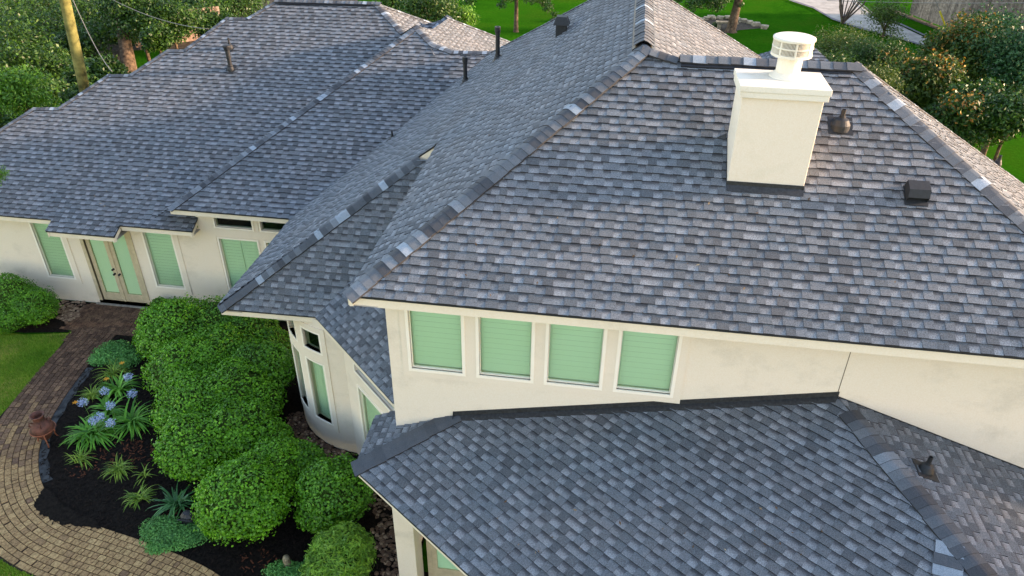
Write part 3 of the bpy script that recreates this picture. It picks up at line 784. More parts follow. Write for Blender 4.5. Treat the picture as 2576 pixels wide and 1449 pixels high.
mb = MB(); rr = .272; kz = (zC - zB) / .385
def ks(p): return [(a, b * kz) for a, b in p]
mb.lathe(ks([(.16, .02), (rr, .0), (rr + .008, .0), (rr + .008, .055), (rr - .004, .055), (rr - .004, .03)]), (pcx, pcy, zc), 40)
mb.lathe(ks([(rr - .01, .175), (rr + .006, .175), (rr + .006, .20), (rr - .01, .20)]), (pcx, pcy, zc), 40)
mb.lathe(ks([(rr - .02, .32), (rr + .008, .32), (rr + .014, .33), (rr + .014, .365), (rr - .01, .382), (0, .388)]), (pcx, pcy, zc), 40)
for k in range(96):
    a = 2 * math.pi * k / 96; big_ = k % 12 == 0; w_ = .011 if big_ else .0035; r_ = rr + (.003 if big_ else -.004)
    ca, sa = math.cos(a), math.sin(a)
    def fk(x, y, z): return (pcx + ca * (r_ + y) - sa * x, pcy + sa * (r_ + y) + ca * x, zc + z)
    mb.box((-w_, -.006, .04 * kz), (w_, .002, .33 * kz), fk)
mb.build('flue_cap', CAPPAINT, ch)
mb = MB(); mb.lathe([(.19, .04 * kz), (.19, .34 * kz)], (pcx, pcy, zc), 24); mb.build('flue_screen', m_plain('rusty_inner_flue', (.16, .12, .09), .8), ch)
mb = MB(); yf = yc - .012; z0_ = PA.z(0, yc)
mb.poly([(x0 + .0, yf, z0_ - .02), (x1, yf, z0_ - .02), (x1, yf, z0_ + .09), (x0, yf, z0_ + .09)])
p = [(x0, yc - .09), (x1, yc - .09)]; q0 = PA.P(*p[0]) + up * .02; q1 = PA.P(*p[1]) + up * .02
mb.poly([q0, q1, (x1, yf, z0_ + .03), (x0, yf, z0_ + .03)]); mb.poly([q0 - up * .03, q1 - up * .03, q1, q0])
for xx in (x0 - .006, x1 + .006): mb.poly([(xx, yf, z0_), (xx, yb, PA.z(0, yb)), (xx, yb, PA.z(0, yb) + .035), (xx, yf, z0_ + .05)])
mb.poly([(x0 - .006, yf, z0_), (x0 - .006, yf, z0_ + .09), (x0, yf, z0_ + .09), (x0, yf, z0_)])
mb.build('flashing', FLASH, ch)
# bent flashing scrap at the chimney's left foot
q = PA.px(1820, 350); mb = MB(); mb.poly([q + np.array([-.14, 0, .005]), q + np.array([.03, -.02, .01]), q + np.array([.04, .03, .09]), q + np.array([.0, .02, .07])]); mb.build('lifted_flashing', FLASH, ch)

# ------------------------------------------------------------------ roof vents
def plate(mb, pl, b, w, h0, h1):
    u, v = pl.uv(b); c = [pl.w(u - w, v - h0, .022), pl.w(u + w, v - h0, .022), pl.w(u + w, v + h1, .02), pl.w(u - w, v + h1, .02)]
    mb.poly(c); d = [pl.w(u - w, v - h0, 0), pl.w(u + w, v - h0, 0), pl.w(u + w, v + h1, 0), pl.w(u - w, v + h1, 0)]
    for i in range(4): mb.poly([d[i], d[(i + 1) % 4], c[(i + 1) % 4], c[i]])
def pipe_vent(pl, bx, by, ty, r, label, coupling=False, cone=0, boot=True, pw=.16):
    b = pl.px(bx, by); zt_ = z_at(ty, b)
    mb = MB(); H = zt_ - b[2]
    mb.lathe([(r, -.08), (r, H - (.2 if coupling else 0))] + ([(r * 1.12, H - .2), (r * 1.12, H - .16), (r * 1.02, H - .155), (r * 1.35, H - .13), (r * 1.35, H), (r * .8, H), (r * .8, H - .12)] if coupling else [(r * .8, H), (r * .8, H - .06)]), tuple(b), 20)
    v = mb.build('vent_pipe', BLACKP, house, smooth=False); v['label'] = label
    mb = MB(); plate(mb, pl, b, pw, .16, .16)
    rc = max(cone, r * 1.7); hh = .10 if cone == 0 else .16
    mb.lathe([(rc, -.05), (rc * .98, hh * .25), (rc * .7, hh * .72), (r * 1.35, hh * .9), (r * 1.3, hh * 1.05), (r, hh * 1.07)], tuple(b), 24)
    mb.build('boot', BLACKM, v)
    return v
pipe_vent(PB, 1171, 204, 143, .055, 'tall black pipe with a collar, nearer of two', True)
pipe_vent(PB, 1252, 147, 67, .06, 'tall black pipe with a collar, farther of two', True)
pipe_vent(PB, 987, 346, 330, .025, 'short thin pipe above the small cream triangle', pw=.12)
pipe_vent(PA, 2113, 318, 275, .033, 'stub pipe on a round black boot right of the chimney', cone=.145, pw=.18)
pipe_vent(PR, 2508, 416, 391, .035, 'stub pipe on the far right slope', cone=.09, pw=.14)
pipe_vent(PG2, 2327, 1186, 1150, .03, 'stub pipe on the lower right slope', cone=.11, pw=.16)
v = pipe_vent(D1, 581, 176, 120, .065, 'knobbly black flue on the left wing', cone=.11, pw=.15)
b = D1.px(581, 176); hh = z_at(112, b) - b[2]
mb = MB(); mb.lathe([(.07, hh * .45), (.085, hh * .46), (.085, hh * .52), (.07, hh * .53), (.075, hh * .78), (.09, hh * .8), (.12, hh * .92), (.12, hh * .97), (0, hh)], tuple(b), 20); mb.build('cowl', BLACKM, v)
pipe_vent(D1, 579, 122, 96, .03, 'thin pipe behind the knobbly flue', cone=.11, pw=.14)
# square chimney-like vent with hood
b = PB.px(1412, 84); zt_ = z_at(40, b); mb = MB(); s_ = .125; mb.box((b[0] - s_, b[1] - s_, b[2] - .2), (b[0] + s_, b[1] + s_, zt_ - .10)); v = mb.build('box_vent', BLACKM, house); v['label'] = 'square black vent box with flared hood'
mb = MB(); s2 = s_ * 1.5; z1_ = zt_ - .18; z2_ = zt_; s3 = s_ * .95
lo = [(b[0] + i * s2, b[1] + j * s2, z1_) for i, j in ((-1, -1), (1, -1), (1, 1), (-1, 1))]; hi_ = [(b[0] + i * s3, b[1] + j * s3, z2_) for i, j in ((-1, -1), (1, -1), (1, 1), (-1, 1))]
for i in range(4): mb.poly([lo[i], lo[(i + 1) % 4], hi_[(i + 1) % 4], hi_[i]])
mb.poly(hi_); mb.poly(lo[::-1]); mb.build('hood', BLACKM, v)
# low angled exhaust hood
b = PA.px(2303, 510); mb = MB(); u_, v_ = PA.uv(b)
def fh(x, y, z): return PA.w(u_ + x, v_ + y, z)
mb.box((-.16, -.06, 0), (.16, .26, .03), fh); w_ = .145
pr = [(0, .03), (0, .13), (.10, .20), (.27, .17), (.27, .03)]
L = [fh(-w_, y, z) for y, z in pr]; Rr = [fh(w_, y, z) for y, z in pr]
mb.poly(L); mb.poly(Rr[::-1])
for i in (1, 2, 3): mb.poly([L[i], Rr[i], Rr[i + 1], L[i + 1]])
mb.poly([fh(-w_, .04, .03), fh(w_, .04, .03), fh(w_, .04, .12), fh(-w_, .04, .12)])
v = mb.build('exhaust_hood', BLACKM, house); v['label'] = 'low black exhaust hood right of the chimney'

# ================================================================== GROUND
def sheet_poly(name, pts, z, mt, kind='structure', dens=None, label=None):
    """flat sheet from an outline in x, y"""
    vs = [Vector((p[0], p[1], 0)) for p in pts]; tr = tessellate_polygon([vs])
    me = bpy.data.meshes.new(name); me.from_pydata([(p[0], p[1], z) for p in pts], [], [tuple(t) for t in tr]); me.materials.append(mt)
    bm = bmesh.new(); bm.from_mesh(me); bmesh.ops.recalc_face_normals(bm, faces=bm.faces)
    for f in bm.faces:
        if f.normal.z < 0: f.normal_flip()
    bm.to_mesh(me); bm.free()
    o = new_obj(name, me); o['kind'] = kind
    if label: o['label'] = label
    return o
def m_grass(name, c0, c1, c2, sc=1.0):
    m, t, b = mat(name); v = objvec(t)
    n1 = noise(t, .35 * sc, 5, .65, v); n2 = noise(t, 9 * sc, 4, .7, v); n3 = noise(t, 55 * sc, 3, .8, v)
    base = ramp(t, n1.outputs[0], [(.3, c0), (.5, c1), (.72, c2)])
    base = mixc(t, .75, base, ramp(t, n2.outputs[0], [(.3, (.32, .34, .3)), (.7, (.66, .64, .6))]), 'OVERLAY')
    base = mixc(t, .8, base, ramp(t, n3.outputs[0], [(.3, (.25, .25, .25)), (.7, (.74, .74, .74))]), 'OVERLAY')
    t.links.new(base, b.inputs['Base Color']); b.inputs['Roughness'].default_value = 1; b.inputs['Specular IOR Level'].default_value = 0
    bump(t, b, n3.outputs[0], .9, .03); return m
GRASS_FAR = m_grass('far_lawn_grass', (.012, .062, .003), (.022, .095, .004), (.036, .09, .006), .6)
GRASS_NEAR = m_grass('near_lawn_grass', (.09, .21, .015), (.16, .27, .025), (.22, .23, .045), 2)
DIRT = m_plain('dark_mulch_soil', (.0085, .0065, .005), .95, .4, 14, 0, .8)
LEAFLIT = m_plain('leaf_litter_soil', (.06, .05, .035), .95, .35, 6, 0, .6)
CONC = m_plain('street_concrete', (.36, .34, .30), .9, .12, 1.5)
ASPH = m_plain('dark_kerb_edge', (.14, .14, .145), .9, .15, 3)
g = sheet_poly('ground', [(-150, -40), (150, -40), (150, 260), (-150, 260)], 0.0, GRASS_FAR)
# near lawn piece
# path edges picked on the ground
inner_px = [(345, 772), (326, 800), (310, 828), (296, 848), (270, 868), (243, 894), (215, 925), (185, 973), (157, 1003), (143, 1033), (118, 1062), (103, 1093), (91, 1133), (88, 1173), (97, 1213), (118, 1262), (160, 1300), (253, 1330), (333, 1347), (400, 1379), (453, 1400), (500, 1407), (567, 1449), (640, 1520)]
IN = [np.array(GP(*p)) for p in inner_px]
def resample(P, step):
    out = [P[0]]; acc = 0
    for a, b in zip(P[:-1], P[1:]):
        l = np.linalg.norm(b - a); n = max(1, int(l / step))
        for i in range(1, n + 1): out.append(a + (b - a) * i / n)
    return out
def smooth(P, it=20):
    P = [p.copy() for p in P]
    for _ in range(it):
        Q = [p.copy() for p in P]
        for i in range(1, len(P) - 1): Q[i] = P[i] * .5 + (P[i - 1] + P[i + 1]) * .25
        P = Q
    return P
INr = smooth(resample(IN, .12), 60)
def offset(P, d):
    out = []
    for i, p in enumerate(P):
        t = P[min(i + 1, len(P) - 1)] - P[max(i - 1, 0)]; t = t / np.linalg.norm(t); out.append(p + np.array([t[1], -t[0]]) * d)
    return out
def width_at(f):   # path width grows where the path curves towards the viewer
    return float(np.interp(f, [0, .1, .2, .28, .36, .5, .6, .7, 1], [1.5, 1.36, 1.18, 1.18, 1.36, 1.42, 1.42, 1.38, 1.5]))
test = offset(INr, 1.0)
sgn = 1.0 if test[len(test) // 3][0] < INr[len(test) // 3][0] else -1.0
def pathpt(f, o):     # f 0..1 along, o offset outward
    x = f * (len(INr) - 1); i = int(min(x, len(INr) - 2)); k = x - i
    p = INr[i] * (1 - k) + INr[i + 1] * k
    a = INr[max(i - 3, 0)]; b = INr[min(i + 4, len(INr) - 1)]; t = (b - a) / np.linalg.norm(b - a)
    return p + np.array([t[1], -t[0]]) * o * sgn
Lp = sum(np.linalg.norm(b - a) for a, b in zip(INr[:-1], INr[1:]))
NS = 80
outer = [pathpt(i / NS, width_at(i / NS)) for i in range(NS + 1)]
innr = [pathpt(i / NS, 0) for i in range(NS + 1)]
mortar = m_plain('paver_joint_sand', (.035, .028, .02), .95, .3, 30)
base = sheet_poly('path_bed', [tuple(p) for p in innr] + [tuple(p) for p in outer[::-1]], .014, mortar)
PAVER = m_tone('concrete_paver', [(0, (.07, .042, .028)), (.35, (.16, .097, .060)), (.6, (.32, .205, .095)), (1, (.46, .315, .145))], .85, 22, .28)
mb = MB(); R = random.Random(3)
def paver(cs, h, tone):
    c = sum(cs) / 4; ins = [q + (c - q) / np.linalg.norm(c - q) * .012 for q in cs]
    t = [np.array([q[0], q[1], h]) for q in ins]; lo = [np.array([q[0], q[1], h - .008]) for q in cs]; gz = [np.array([q[0], q[1], .0]) for q in cs]
    mb.poly(t, tone)
    for i in range(4):
        mb.poly([lo[i], lo[(i + 1) % 4], t[(i + 1) % 4], t[i]], tone); mb.poly([gz[i], gz[(i + 1) % 4], lo[(i + 1) % 4], lo[i]], tone * .5)
row = 0; o = 0.0
while o < 2.1:
    rw = .138; s = -R.uniform(0, .15); 
    while s < Lp:
        l = R.choice([.10, .15, .15, .19, .19]) * 1.0
        f0 = max(s, 0) / Lp; f1 = min(s + l, Lp) / Lp
        if f1 > f0 and o + rw * .5 < width_at(f0):
            # rows farther out are longer, so let the joint positions follow the curve
            gp = .013
            stretch = np.linalg.norm(pathpt(f1, o) - pathpt(f0, o)) / max((f1 - f0) * Lp, 1e-4)
            df = gp / Lp / max(stretch, .4)
            cs = [pathpt(f0 + df * .5, o + gp / 2), pathpt(f1 - df * .5, o + gp / 2), pathpt(f1 - df * .5, o + rw - gp / 2), pathpt(f0 + df * .5, o + rw - gp / 2)]
            fm = (f0 + f1) / 2
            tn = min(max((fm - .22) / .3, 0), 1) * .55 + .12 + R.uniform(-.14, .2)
            if R.random() < .12: tn -= .15
            if all(np.linalg.norm(cs[i] - cs[(i + 1) % 4]) > .03 for i in range(4)):
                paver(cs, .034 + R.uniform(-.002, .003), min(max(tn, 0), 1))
        s += l
    o += rw; row += 1
# landing before the door, straight bond
lx0, lx1, ly0, ly1 = -15.5, -12.2, 15.7, 17.0
y = ly0; k = 0
while y < ly1:
    x = lx0 + (k % 2) * .09
    while x < lx1:
        w_ = R.choice([.13, .2]); cs = [np.array(q) for q in ((x, y), (x + w_ - .008, y), (x + w_ - .008, y + .11), (x, y + .11))]
        paver(cs, .031, R.uniform(.0, .28)); x += w_
    y += .118; k += 1
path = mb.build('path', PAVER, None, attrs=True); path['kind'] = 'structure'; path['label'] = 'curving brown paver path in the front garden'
# bed, lawn
bed = [tuple(p) for p in innr] + [(-2.0, 4.0), (1.0, 7.0), (-2.9, 9.0), (-3.3, 12.2), (-7.5, 13.0), (-8.0, 17.1), (-20, 17.1), (-21, 15.7), (-15.5, 15.62)]
bz = sheet_poly('mulch_bed', [tuple(p) for p in innr] + [(0.5, 5.0), (2.0, 9.3), (-3.2, 9.3), (-3.2, 17.12), (-12.0, 17.12), (-12.2, 16.6)], .012, DIRT)
bz2 = sheet_poly('mulch_bed', [(-30, 17.2), (-30, 16.0), GP(0, 832), GP(60, 838), GP(180, 836), (-15.3, 15.7), (-15.2, 17.12)], .010, DIRT)
lawn = sheet_poly('near_lawn', [(-34, 15.9), GP(0, 834), GP(60, 842), GP(180, 838)] + [tuple(p) for p in outer[12:]] + [(-12, 0), (-34, 0)], .006, GRASS_NEAR)
sheet_poly('porch_floor', [(-3.3, 8.3), (-3.3, 9.14), (3.4, 9.14), (1.2, 5.0)], .03, m_plain('porch_concrete', (.16, .14, .11), .9, .2, 4))
# concrete mow strip between path and bed
strip_i = [pathpt(i / NS, -.002) for i in range(17, 42)]; strip_o = [pathpt(i / NS, -.20 - .03 * math.sin(i * 1.7)) for i in range(17, 42)]
EDGEC = m_plain('stained_concrete_edging', (.045, .048, .050), .9, .42, 3, 0, .3)
sheet_poly('bed_edging', [tuple(p) for p in strip_i] + [tuple(p) for p in strip_o[::-1]], .022, EDGEC)

R = random.Random(77); sp0 = [(112, 1230), (100, 1250), (92, 1262), (88, 1276), (98, 1288), (108, 1300), (124, 1308), (142, 1316), (160, 1322), (182, 1324), (205, 1328), (232, 1332), (262, 1334), (240, 1312), (200, 1300), (160, 1270), (130, 1238)]
spill = []
for (a_, b_), (c_, d_) in zip(sp0[:-1], sp0[1:]):
    for k in range(4): spill.append((a_ + (c_ - a_) * k / 4 + R.uniform(-3.5, 3.5), b_ + (d_ - b_) * k / 4 + R.uniform(-3, 3)))
sheet_poly('mulch_spill', [GP(*p) for p in spill], .044, DIRT)
# ------------------------------------------------------------------ leaves
def leaf_mesh(name, centers, normals, size, aspect, tones, mt, parent=None, spread=.9):
    n = len(centers)
    nrm = normals + rng.normal(0, spread, (n, 3)); nrm /= np.linalg.norm(nrm, axis=1)[:, None]
    rv = rng.normal(0, 1, (n, 3)); a = np.cross(nrm, rv); a /= np.linalg.norm(a, axis=1)[:, None]; b = np.cross(nrm, a)
    s = size * rng.uniform(.65, 1.3, (n, 1))
    P0 = centers - a * s * .5; P2 = centers + a * s * .5
    fold = nrm * s * .12
    P1 = centers + b * s * .5 * aspect + fold - a * s * .06; P3 = centers - b * s * .5 * aspect + fold - a * s * .06
    V = np.stack([P0, P1, P2, P3], 1).reshape(-1, 3)
    me = bpy.data.meshes.new(name); me.vertices.add(4 * n); me.vertices.foreach_set('co', V.ravel())
    me.loops.add(4 * n); me.loops.foreach_set('vertex_index', np.arange(4 * n, dtype=np.int32))
    me.polygons.add(n); me.polygons.foreach_set('loop_start', np.arange(0, 4 * n, 4, dtype=np.int32)); me.polygons.foreach_set('loop_total', np.full(n, 4, np.int32))
    at = me.attributes.new('tone', 'FLOAT', 'FACE'); at.data.foreach_set('value', np.clip(tones, 0, 1).astype(np.float32))
    me.materials.append(mt); me.update(calc_edges=True)
    return new_obj(name, me, parent)
def blob_points(blobs, n, shell=(.72, 1.04), cut=True, up=False):
    w = np.array([b[1][0] * b[1][1] + b[1][0] * b[1][2] for b in blobs]); w /= w.sum()
    cs, ns, ts = [], [], []
    for (c, r), k in zip(blobs, (w * n).astype(int)):
        c = np.array(c); r = np.array(r, float)
        d = rng.normal(0, 1, (k, 3)); d /= np.linalg.norm(d, axis=1)[:, None]
        if up: d[:, 2] = np.abs(d[:, 2]) * 1.0 - .25 * (rng.random(k) < .3)
        ph = rng.uniform(0, 6.28, 6)
        bumpy = 1 + .05 * np.sin(d[:, 0] * 7 + ph[0]) * np.sin(d[:, 1] * 6 + ph[1]) + .05 * np.sin(d[:, 2] * 9 + ph[2] + d[:, 0] * 5) + .03 * np.sin(d[:, 0] * 17 + ph[3]) * np.sin(d[:, 1] * 19 + ph[4])
        rad = rng.uniform(shell[0] ** 2, shell[1] ** 2, k) ** .5 * bumpy
        p = c + d * r * rad[:, None]
        clump = .5 + .25 * np.sin(d[:, 0] * 6 + ph[5]) * np.sin(d[:, 1] * 7 + ph[2]) + .18 * np.sin(d[:, 2] * 8 + ph[1])
        cs.append(p); ns.append(d); ts.append(clump * .5 + rng.uniform(0, .5, k))
    P = np.vstack(cs); Nn = np.vstack(ns); Tt = np.hstack(ts)
    if cut:
        keep = np.ones(len(P), bool); idx = np.repeat(np.arange(len(blobs)), [len(x) for x in cs])
        for j, (c, r) in enumerate(blobs):
            q = (P - np.array(c)) / np.array(r); ins = (q ** 2).sum(1) < .55; keep &= ~(ins & (idx != j))
        P, Nn, Tt = P[keep], Nn[keep], Tt[keep]
    ok = P[:, 2] > .02
    return P[ok], Nn[ok], Tt[ok]
def core(mb, c, r, k=.72, seg=12):
    R = random.Random(int(abs(c[0] * 100)) + int(abs(c[1] * 10)))
    rings = []
    for i in range(7):
        t = math.pi * i / 6; z = math.cos(t) * r[2] * k; q = math.sin(t) * k; b = len(mb.v)
        for j in range(seg):
            a = 2 * math.pi * j / seg; j_ = R.uniform(.88, 1.08)
            mb.v.append((c[0] + math.cos(a) * r[0] * q * j_, c[1] + math.sin(a) * r[1] * q * j_, max(c[2] + z, .0)))
        rings.append(b)
    for i in range(6):
        for j in range(seg): mb.f.append((rings[i] + j, rings[i] + (j + 1) % seg, rings[i + 1] + (j + 1) % seg, rings[i + 1] + j)); mb.a.append((.1, 0))
HEDGE = m_leaf('clipped_hedge_leaf', [(0, (.03, .10, .005)), (.4, (.085, .25, .009)), (.8, (.17, .42, .017)), (1, (.31, .60, .04))], .42, .2)
HEDGED = m_leaf('darker_hedge_leaf', [(0, (.03, .10, .008)), (.5, (.085, .25, .012)), (1, (.19, .43, .025))], .42, .2)
BARK = m_plain('brown_bark', (.10, .07, .045), .95, .35, 6, 0, .8)
CORE = m_plain('dark_core_green', (.035, .07, .010), .95, .3, 10)
def shrub(name, cat, label, specs, n, size, mt, group=None, aspect=.66, kcore=.84, shell=(.86, 1.05)):
    """specs: (px, py, z of centre, radius px, vertical ratio)"""
    blobs = []
    for px, py, zc_, rp, vr in specs:
        p = HZ(px, py, zc_); r = rp * depth_of(p) / FPX; blobs.append(((p[0], p[1], p[2]), (r * .98, r * .98, r * vr * .86)))
        for _ in range(9):
            d = rng.normal(0, 1, 3); d[2] = abs(d[2]) * .7; d /= np.linalg.norm(d); q = np.array([p[0], p[1], p[2]]) + d * np.array([r, r, r * vr]) * .62; rr_ = r * rng.uniform(.34, .46)
            blobs.append((tuple(q), (rr_, rr_, rr_ * .8)))
    root = empty(name, label, cat, group, loc=(blobs[0][0][0], blobs[0][0][1], 0))
    P, Nn, Tt = blob_points(blobs, int(n * 1.9), shell); P2, N2, T2_ = blob_points(blobs, int(n * .09), (1.05, 1.16)); P = np.vstack([P, P2]); Nn = np.vstack([Nn, N2]); Tt = np.hstack([Tt, T2_ * .5 + .45]); off = np.array([blobs[0][0][0], blobs[0][0][1], 0])
    leaf_mesh('foliage', P - off, Nn + np.array([0, 0, .35]), size, aspect, Tt, mt, root, .55)
    mb = MB()
    for c, r in blobs[::10]: core(mb, (c[0] - off[0], c[1] - off[1], c[2]), r, kcore)
    c = blobs[0][0]; mb.tube([(0, 0, 0), (0, 0, c[2])], [.05, .03], 6)
    mb.build('core_and_stem', CORE, root); return root  # solid dark green core added to stop see-through, plus a stem
G_H = 'clipped rounded shrubs in the garden bed'
shrub('clipped_shrub', 'shrub', 'bright clipped shrub nearest the double door, back left of the bed', [(452, 830, .75, 98, .85), (400, 850, .6, 60, .9)], 9000, .068, HEDGE, G_H)
shrub('clipped_shrub', 'shrub', 'darker clipped shrub under the projecting eave corner', [(545, 815, .75, 85, .85), (620, 838, .7, 80, .8), (680, 870, .6, 55, .9)], 10000, .068, HEDGED, G_H)
shrub('clipped_shrub', 'shrub', 'broad clipped shrub in the third row, left side', [(470, 925, .8, 100, .8), (540, 895, .85, 90, .8)], 11000, .068, HEDGE, G_H)
shrub('clipped_shrub', 'shrub', 'rounded clipped shrub reaching close to the curved bay windows', [(655, 930, .8, 88, .85), (610, 905, .75, 70, .85)], 9000, .068, HEDGED, G_H)
shrub('clipped_shrub', 'shrub', 'yellow-green clipped shrub in the middle of the mass', [(500, 1020, .85, 105, .78), (590, 985, .9, 95, .8), (655, 1010, .75, 60, .9)], 13000, .068, HEDGE, G_H)
shrub('clipped_shrub', 'shrub', 'large flat-topped clipped shrub behind the strap-leaved plants', [(505, 1115, .8, 105, .75), (600, 1080, .85, 95, .78), (670, 1110, .7, 65, .9)], 13000, .068, HEDGE, G_H)
shrub('clipped_shrub', 'shrub', 'biggest round clipped shrub at the front of the bed', [(615, 1250, .85, 118, .82), (690, 1175, .85, 80, .85), (560, 1290, .6, 60, .9)], 14000, .066, HEDGE, G_H)
shrub('clipped_shrub', 'shrub', 'clipped shrub between the biggest one and the stone strip', [(755, 1165, .7, 62, .85)], 4500, .068, HEDGED, G_H)
shrub('clipped_shrub', 'shrub', 'clipped shrub beside the low roof corner', [(842, 1235, .85, 95, .82), (795, 1290, .6, 50, .9)], 9000, .066, HEDGED, G_H)
YEW = m_leaf('narrow_shrub_leaf', [(0, (.05, .13, .015)), (.5, (.13, .29, .02)), (1, (.28, .46, .05))], .45, .2)
shrub('podocarpus_shrub', 'shrub', 'narrow-leaved shrub at the bottom edge next to the porch column', [(858, 1400, .8, 82, 1.0), (820, 1450, .6, 60, 1.0)], 9000, .12, YEW, aspect=.2)
shrub('left_edge_shrub'.replace('left_edge_', 'round_'), 'shrub', 'round shrub at the left edge against the garden wall', [(25, 745, .75, 62, .95), (-45, 740, .75, 60, .95)], 7000, .055, HEDGED)
shrub('round_shrub', 'shrub', 'lower dark shrub beside the brown stones left of the door', [(85, 770, .55, 55, .9), (20, 800, .45, 42, .9)], 7000, .055, HEDGED)
shrub('small_shrub', 'shrub', 'small dark shrub at the right foot of the double door', [(402, 772, .35, 24, 1.1)], 900, .068, HEDGED)
# ground cover
GC = m_leaf('blue_green_ground_cover', [(0, (.04, .14, .03)), (.5, (.095, .28, .06)), (1, (.19, .44, .11))], .6, .15)
def ground_cover(label, specs, n, size, mt):
    blobs = []
    for px, py, rx, ry, h in specs:
        p = HZ(px, py, .05); k = depth_of(p) / FPX; blobs.append(((p[0], p[1], .02), (rx * k, ry * k * 1.4, h)))
    P, Nn, Tt = blob_points(blobs, n, (.3, 1.02), False, True); P[:, 2] = np.abs(P[:, 2]) + .02
    o = leaf_mesh('ground_cover', P, Nn + np.array([0, 0, 1.0]), size, .8, Tt, mt); tag(o, label, None, None, 'stuff')
ground_cover('blue-green creeping plant at the top of the bed', [(285, 890, 52, 34, .28), (320, 905, 38, 28, .22), (250, 905, 30, 18, .16)], 7000, .045, GC)
ground_cover('green creeping plant spilling onto the path', [(430, 1345, 82, 40, .22), (400, 1330, 50, 30, .2), (490, 1340, 45, 34, .18), (395, 1375, 30, 20, .1)], 9000, .038, GC)
ground_cover('creeping plant along the bottom edge around the stone', [(720, 1442, 60, 26, .2), (780, 1430, 30, 30, .15)], 4000, .04, GC)

# strap leaved plants
STRAP = m_leaf('strap_leaf', [(0, (.04, .15, .012)), (.5, (.09, .28, .02)), (1, (.19, .45, .05))], .5, .2)
STRAPL = m_leaf('grassy_leaf', [(0, (.08, .17, .015)), (.5, (.17, .30, .025)), (1, (.34, .48, .07))], .45, .25)
BLUESTRAP = m_leaf('blue_strap_leaf', [(0, (.035, .12, .04)), (1, (.10, .27, .08))], .4, .2)
def strap_plant(name, cat, label, px, py, n, L, w, mt, group=None, z=.0, droop=1.0):
    x, y = GP(px, py); mb = MB(); R = random.Random(px * 7 + py); L *= 1.32; w *= 1.25; n = int(n * 1.25)
    for i in range(n):
        az = R.uniform(0, 6.283); l = L * R.uniform(.6, 1.1); el = R.uniform(.35, 1.35); ww = w * 1.25 * R.uniform(.7, 1.15); tn = R.random()
        p = np.array([R.gauss(0, .05), R.gauss(0, .05), 0.02]); ang = el; prev = None; ns = 6; side = np.array([-math.sin(az), math.cos(az), 0])
        for k in range(ns + 1):
            ws = ww * (1 - (k / ns) ** 2.2) * (.6 + .4 * min(k, 2) / 2) + .0015
            c = (p - side * ws / 2, p + side * ws / 2 )
            if prev: mb.poly([prev[0], prev[1], c[1], c[0]], tn)
            prev = c
            p = p + np.array([math.cos(az) * math.cos(ang), math.sin(az) * math.cos(ang), math.sin(ang)]) * l / ns
            p[2] = max(p[2], .03); ang -= droop * R.uniform(.18, .42)
    root = empty(name, label, cat, group, loc=(x, y, z)); mb.build('leaves', mt, root, attrs=True); return root
G_A = 'strap-leaved plants with blue flower heads'
ag = []
for px, py, n, L, lb in ((238, 1100, 95, .62, 'largest strap-leaved clump, beside the clay urn'), (335, 1068, 80, .60, 'strap-leaved clump just left of the clipped shrubs'), (300, 985, 55, .5, 'strap-leaved clump behind, under two blue flower heads'), (215, 1105, 30, .45, 'small strap-leaved tuft touching the largest clump'), (275, 1040, 45, .5, 'strap-leaved clump in the middle under three flower heads')):
    ag.append(strap_plant('agapanthus_plant', 'plant', lb, px, py, n, L, .038, STRAP, G_A))
for px, py, n, L, lb in ((300, 1185, 60, .30, 'bright grassy tuft below the largest strap-leaved clump'), (205, 1160, 45, .30, 'grassy tuft among dead brown leaves near the urn'), (352, 1255, 55, .30, 'bright grassy tuft left of the blue-green strap plant'), (368, 1200, 14, .26, 'thin sparse tuft beside the big shrub'), (238, 1000, 60, .34, 'grassy tuft around the small orange flower'), (285, 945, 60, .42, 'grassy tuft under the creeping plant')):
    strap_plant('daylily_plant', 'plant', lb, px, py, n, L * 1.15, .014, STRAPL, 'grassy tufts in the bed')
strap_plant('blue_strap_plant', 'plant', 'blue-green strap plant beside the dark garden speaker', 448, 1275, 42, .55, .03, BLUESTRAP)
# flower heads
BLUEP = m_leaf('pale_blue_petal', [(0, (.30, .40, .66)), (.6, (.46, .55, .80)), (1, (.72, .78, .88))], .6, .3)
ORNG = m_leaf('orange_petal', [(0, (.75, .28, .02)), (1, (.95, .48, .05))], .6, .3)
fl = [(322, 948, 0), (263, 983, 1), (332, 990, 0), (277, 1020, 0), (208, 1012, 1), (235, 1058, 1), (252, 1048, 0), (278, 1064, 1)]
STEM = m_plain('green_stem', (.08, .16, .03), .6, .1)
for i, (px, py, gy_) in enumerate(fl):
    p = HZ(px, py, .72); root = empty('agapanthus_flower', ['blue flower head highest and farthest right', 'pale flower head above the small orange bloom', 'blue flower head right of the middle, over the rear clump', 'flower head directly above the largest clump', 'leftmost pale flower head beside the orange bloom', 'left one of the three clustered flower heads', 'upper one of the three clustered flower heads', 'right one of the three clustered flower heads'][i], 'flower', 'blue flower heads in the bed', loc=(p[0], p[1], 0))
    mb = MB(); mb.tube([(.03, .05, 0), (0, 0, .70)], [.008, .006], 5); mb.build('stem', STEM, root)
    n = 150; d = rng.normal(0, 1, (n, 3)); d /= np.linalg.norm(d, axis=1)[:, None]; d[:, 2] = d[:, 2] * .8
    leaf_mesh('petals', d * rng.uniform(.05, .13, (n, 1)) + np.array([0, 0, .72]), d, .045, .5, rng.random(n), BLUEP, root)
